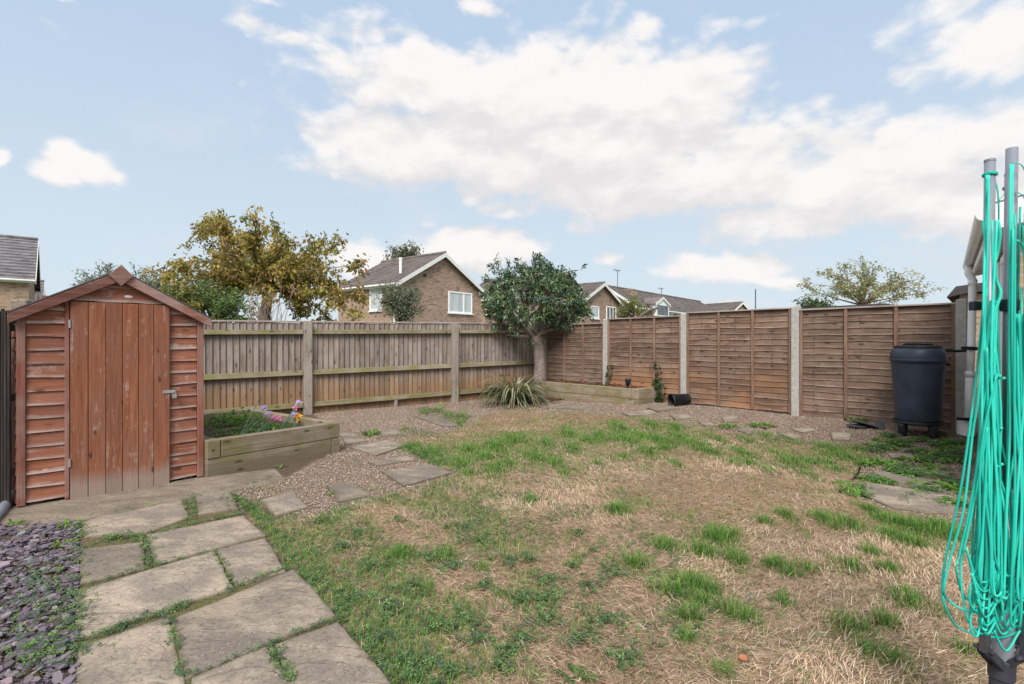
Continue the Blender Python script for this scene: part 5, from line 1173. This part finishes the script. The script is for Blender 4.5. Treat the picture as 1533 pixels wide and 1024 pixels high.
def build_turf():
    tx, ty, tr_, trd = [], [], [], []
    for px, py, r in TUFTS:
        p = G(px+random.uniform(-5,5), py+4); r = r*random.uniform(.7, 1.25); tx.append(p.x); ty.append(p.y); tr_.append(r*p.y/F*.9); trd.append(max(.045, r*.42*p.y*p.y/(H*F)))
    tx, ty, tr_, trd = map(np.array, (tx, ty, tr_, trd))
    def tuftness(x, y):
        s = np.zeros(len(x))
        for a, b, r, rd in zip(tx, ty, tr_, trd): s = np.maximum(s, np.exp(-((x-a)/r)**2*1.4-((y-b)/(rd*1.25))**2*1.4))
        return s
    # patio-side green fringe
    edge = [tuple(G(*p)[:2]) for p in [(350,742),(375,772),(403,806),(432,856),(468,893),(500,928),(545,985),(585,1030),(650,1160)]]
    edge2 = [tuple(G(*p)[:2]) for p in [(425,768),(480,764),(560,742)]]
    edge3 = [tuple(G(*p)[:2]) for p in [(600,672),(640,692),(672,704)]]
    def dist(x, y, E):
        d = np.full(len(x), 9.)
        for (a, b), (c, e) in zip(E[:-1], E[1:]):
            u = np.clip(((x-a)*(c-a)+(y-b)*(e-b))/((c-a)**2+(e-b)**2), 0, 1); d = np.minimum(d, np.hypot(x-a-u*(c-a), y-b-u*(e-b)))
        return d
    def lawnpts(n, x0, x1, y0, y1):
        x = RNG.uniform(x0, x1, n); y = RNG.uniform(y0, y1, n); k = inpoly(x, y, LAWN) & ~near_slab(x, y) & (np.abs(x) < y*1.15+.4); return x[k], y[k]
    Vs, Qs, Ts, Cs = [], [], [], []; base = 0
    def put(b):
        nonlocal base
        V, q, t, c = b; Vs.append(V); Qs.append(q+base); Ts.append(t+base); Cs.append(c); base += len(V)
    straw = np.array([(.62,.44,.315),(.70,.535,.40),(.52,.35,.24),(.78,.65,.51),(.38,.25,.175),(.60,.43,.28),(.30,.195,.14)])
    green = np.array([(.085,.20,.03),(.13,.27,.045),(.065,.155,.03),(.19,.31,.07)])
    olive = np.array([(.17,.235,.055),(.24,.28,.08),(.12,.20,.045),(.33,.31,.13)])
    def pick(p, n, k=.25): return p[RNG.integers(0, len(p), n)]*RNG.uniform(1-k, 1+k, (n, 1))
    # broad areas of living turf: pixel centre and radii of the survey, amount of green
    AREA = []
    for px, py, rx, ry, am in [(800,668,170,38,.9),(690,680,80,40,.8),(900,648,110,22,.9),(1010,650,90,30,.8),(1160,680,130,34,.65),(1270,685,60,28,.65),(530,850,150,80,.72),(640,930,190,90,.75),(720,790,140,60,.62),(500,790,90,40,.65),(780,900,120,80,.6),(660,1010,190,70,.8),(840,830,100,60,.5),(620,760,110,30,.5),
        (1390,800,100,28,.6),(1330,860,80,40,.3),(1400,960,110,60,.25),(1060,830,70,50,.3),(1030,900,70,50,.35),(980,760,90,40,.2),(1200,850,70,30,.25),(860,760,60,40,.2),(1290,940,60,40,.35),(900,1000,60,30,.25)]:
        c = G(px, py); AREA.append((c.x, c.y, rx*c.y/F, max(.12, ry*c.y*c.y/(H*F)), am))
    def area(x, y):
        s = np.zeros(len(x))
        for a, b, rx, ry, am in AREA: s = np.maximum(s, am*np.exp(-((x-a)/rx)**2-((y-b)/ry)**2))
        return s
    sets = [(190000, -2.4, 5., 1.5, 4.6), (170000, -2.6, 5.8, 4.6, 10.6)]
    for N, x0, x1, y0, y1 in sets:
        far = y0 > 4; x, y = lawnpts(N, x0, x1, y0, y1)
        # strays creeping over the gravel fringe
        xs = RNG.uniform(x0, x1, N//2); ys = RNG.uniform(y0, y1, N//2); kk = inpoly(xs, ys, GRAV) & ~inpoly(xs, ys, LAWN) & ~near_slab(xs, ys); xs, ys = xs[kk], ys[kk]
        E = LAWN+LAWN[:1]; dd = dist(xs, ys, E); kk = RNG.random(len(xs)) < np.exp(-dd/.2)*1.5*sstep((fbm(xs, ys, 2.6, 91)-.36)/.2); nst = kk.sum(); x = np.concatenate([x, xs[kk]]); y = np.concatenate([y, ys[kk]])
        n = len(x); z = gz(x, y); stray = np.arange(n) >= n-nst
        g = tuftness(x, y); e = np.minimum(np.minimum(dist(x, y, edge), dist(x, y, edge2)), dist(x, y, edge3)); fr = np.exp(-(e/(.08+.22*fbm(x, y, 4., 77)))**2)
        nz = fbm(x, y, 1.6, 3); n2 = fbm(x, y, 6., 9); n3 = fbm(x, y, 15., 19)
        ar = area(x, y); mot = sstep((nz*.3+n2*.4+n3*.3-.61+ar*.40)/.15)          # mottled green cover, 0..1
        kind = RNG.random(n); isgreen = kind < np.clip(g*(.3+1.1*fbm(x, y, 7., 61))*(.8 if far else 1.)+fr*.9+mot*ar*.75+stray*.25, 0, .95)
        isolive = ~isgreen & (RNG.random(n) < np.clip(mot*.7+.05+fr*.5+stray*.4, .02, .85))
        worn = sstep((.42-fbm(x, y, 2.1, 21))/.08)*(1-ar)
        thin = ~isgreen & ~isolive & (RNG.random(n) < worn*.72)
        k = ~isgreen & ~isolive & ~thin; m = k.sum(); az0 = fbm(x[k], y[k], .9, 5)*9; brightness = .78+.5*fbm(x[k], y[k], 2.4, 52)[:, None]  # straw colour varies in soft random patches
        put(blades(x[k], y[k], z[k]+RNG.uniform(0,.016,m), RNG.uniform(.022,.07,m), RNG.uniform(.0014,.003,m)*(1.7 if far else 1.), az0+RNG.normal(0,.9,m), np.clip(RNG.normal(1.22,.3,m), .2, 1.53), pick(straw, m)*brightness, RNG.uniform(0,.4,m)))
        k = isolive; m = k.sum()
        put(blades(x[k], y[k], z[k], RNG.uniform(.025,.06,m), RNG.uniform(.002,.0036,m)*(1.6 if far else 1.), RNG.uniform(0,6.28,m), np.clip(RNG.normal(.85,.35,m), 0, 1.5), pick(olive, m), RNG.uniform(.1,.6,m)))
        k = isgreen; m = k.sum(); hh = (.42+.7*np.clip(g[k], .15, 1))*(.75 if far else 1.)
        put(blades(x[k], y[k], z[k], RNG.uniform(.05,.10,m)*hh, RNG.uniform(.002,.0038,m)*(1.6 if far else 1.), RNG.uniform(0,6.28,m), np.clip(np.abs(RNG.normal(.55,.35,m)), 0, 1.45), pick(green, m), RNG.uniform(.2,.9,m)))
    # extra blades to make the tufts dense
    for a, b, r, rd in zip(tx, ty, tr_, trd):
        m = int(np.clip((5200 if b < 4.6 else 1500)*r*rd*3.14, 60, 520)); rr = np.sqrt(RNG.random(m)); th = RNG.uniform(0, 6.28, m); wob = (.65+.35*np.sin(th*2+a*9)+.25*np.sin(th*3+b*7)); x = a+rr*np.cos(th)*r*wob*1.25; y = b+rr*np.sin(th)*rd*1.35*wob; k = inpoly(x, y, LAWN) | True
        put(blades(x, y, gz(x, y), RNG.uniform(.05,.11,m)*(1.05-.5*rr)*(1. if b < 4.6 else .75), RNG.uniform(.002,.0036,m)*(1.5 if b > 4.6 else 1.), th+RNG.normal(0,.8,m), np.clip(.15+rr*.6+RNG.normal(0,.25,m), 0, 1.4), pick(green, m), RNG.uniform(.2,.8,m)))
    for px, py, r0, m in [(1080,798,24,900),(1099,832,20,800),(992,814,17,420),(924,762,17,380),(1045,868,26,620),(1012,884,22,480),(1030,918,24,560),(1108,915,18,420),(1055,822,18,380),(950,842,13,220),(1012,692,13,260),(1160,842,16,240),(1205,850,16,240),(1255,785,26,500),(1280,938,26,420),(1327,929,15,240)]:
        p = G(px, py+5); r = r0*p.y/F; m = int(m*.62); lobe = RNG.normal(0, .5, (4, 2))[RNG.integers(0, 4, m)]*r; rr = np.abs(RNG.normal(0,.62,m))+.03; th = RNG.uniform(0, 6.28, m); x = p.x+rr*np.cos(th)*r*.8+lobe[:, 0]; y = p.y+rr*np.sin(th)*r*.8+lobe[:, 1]
        put(blades(x, y, gz(x, y), RNG.uniform(.03,.10,m)*(1.05-.45*np.clip(rr,0,1.2)), RNG.uniform(.0018,.0032,m), th+RNG.normal(0,1.1,m), np.clip(.2+rr*.65+RNG.normal(0,.32,m), 0, 1.5), pick(np.array([(.08,.21,.032),(.11,.26,.045),(.065,.17,.033),(.16,.29,.065),(.25,.27,.09),(.45,.36,.2)]), m), RNG.uniform(.2,.8,m)))
    o = mesh_np('grass', np.concatenate(Vs), [np.concatenate(Qs), np.concatenate(Ts)], np.concatenate(Cs), M['grass'])
    tag(o, 'patchy lawn of dry straw-coloured grass with green tufts', 'grass', kind='stuff')
    # clover and small weeds: little trefoil leaves
    pts = []
    x, y = lawnpts(80000, -2.2, 3.4, 1.6, 8.5); n2 = fbm(x, y, 2.6, 33); e = np.minimum(dist(x, y, edge), dist(x, y, edge2)); e3 = dist(x, y, edge3)
    w = np.clip((n2-.46)*6, 0, 1)*sstep((1.5-x)/1.2)*sstep((5.6-y)/1.5) + np.exp(-(e/.15)**2)*.9 + np.exp(-(e3/.2)**2)*.5*(y > 4)
    k = RNG.random(len(x)) < w*.75; pts.append((x[k], y[k], np.zeros(k.sum()), .0135))
    jx, jy, jz = [], [], []
    def joint(a, b, wd, n, lift=.014):                          # weeds rooted in a joint between slabs
        A, B = G(*a), G(*b); t = RNG.random(n); dens = fbm(A.x+(B.x-A.x)*t*1., A.y+(B.y-A.y)*t, 6., 44) > .36; t = t[dens]; d = (B-A).normalized(); o = RNG.normal(0, wd, len(t))
        qx, qy = A.x+(B.x-A.x)*t-d.y*o, A.y+(B.y-A.y)*t+d.x*o
        kq = (qx < 1.5) | ~near_slab(qx, qy) | (RNG.random(len(t)) < .08); t, o = t[kq], o[kq]
        jx.append(A.x+(B.x-A.x)*t-d.y*o); jy.append(A.y+(B.y-A.y)*t+d.x*o); jz.append(np.full(len(t), lift))
    for a, b, wd, n in [((285,750),(290,782),.022,260),((222,806),(365,772),.014,260),((130,812),(215,808),.03,260),((215,808),(225,854),.022,330),((121,884),(345,825),.009,150),((322,830),(350,884),.010,110),((117,970),(345,888),.016,520),((345,888),(425,858),.008,120),((252,930),(276,1025),.012,230),((279,1026),(400,974),.006,60),((402,976),(437,1030),.014,200),((400,974),(508,932),.007,80),((270,752),(420,714),.02,160),((123,782),(270,752),.012,120),((121,790),(118,880),.03,330),((119,890),(117,1020),.03,300),((60,850),(100,1000),.07,420),((10,900),(80,1010),.10,300),((345,742),(375,772),.05,300),((625,612),(705,628),.12,1500),((600,668),(665,692),.10,800),((605,645),(660,655),.1,400),((520,690),(535,700),.05,60),((30,1000),(110,960),.06,200)]: joint(a, b, wd, int(n*(.5 if wd < .03 else .8)))
    for k in range(40): a = (random.uniform(1290,1450), random.uniform(652,760)); joint(a, (a[0]+random.uniform(8,26), a[1]+random.uniform(-3,5)), .06, 260, .012)
    pts.append((np.concatenate(jx), np.concatenate(jy), np.concatenate(jz), .012))
    Vs, Fs, Cs, base = [], [], [], 0
    cx, cy = [], []                                            # dense clover patches
    for px, py in [(640,835),(680,850),(560,850),(620,880),(700,930),(720,960),(760,975),(560,960),(600,990),(830,870),(880,880),(860,850),(810,900),(900,930),(780,960),(720,810),(820,930),(690,790),(540,800),(600,780),(650,940),(510,820),(560,1000),(870,960),(780,900),(745,1000),(930,990),(480,780),(620,1015),(680,1010),(720,880),(800,840),(860,800),(760,840),(920,860),(585,915),(535,900)]:
        p = G(px+random.uniform(-8,8), py); r = random.uniform(.05,.13); m = int(r*1500); th = RNG.uniform(0, 6.28, m); rr = r*np.sqrt(RNG.random(m))*(.6+.4*np.sin(th*3+px)); cx.append(p.x+1.3*rr*np.cos(th)); cy.append(p.y+1.2*rr*np.sin(th))
    cx, cy = np.concatenate(cx), np.concatenate(cy); kk = inpoly(cx, cy, LAWN); pts.append((cx[kk], cy[kk], np.full(kk.sum(), .002), .0115))
    for x, y, lift, s0 in pts:
        n = len(x); z = gz(x, y)+lift+RNG.uniform(.004,.03,n); a = RNG.uniform(0, 6.28, n); c = np.array([(.075,.145,.055),(.11,.195,.06),(.07,.125,.075),(.16,.25,.075)])[RNG.integers(0,4,n)]*RNG.uniform(.75,1.25,(n,1))
        s = s0*RNG.uniform(.6,1.25,n); nx, ny = RNG.normal(0,.35,n), RNG.normal(0,.35,n)
        for k in range(3):
            t = a+k*2.09; ring = []
            for da, rr in ((0,.08),(-.55,.75),(0,1.05),(.55,.75)):
                dx, dy = np.cos(t+da)*rr*s, np.sin(t+da)*rr*s; ring.append(np.stack([x+dx, y+dy, z+dx*nx+dy*ny], -1))
            Vs.append(np.stack(ring, 1).reshape(-1, 3)); Fs.append(base+np.arange(n)[:, None]*4+np.array([[0,1,2,3]])); base += 4*n; Cs.append(np.repeat(c, 4, 0))
    tag(mesh_np('clover', np.concatenate(Vs), [np.concatenate(Fs)], np.concatenate(Cs), M['grass']), 'creeping clover and small weeds in the lawn and slab joints', 'ground cover', kind='stuff')
build_turf()
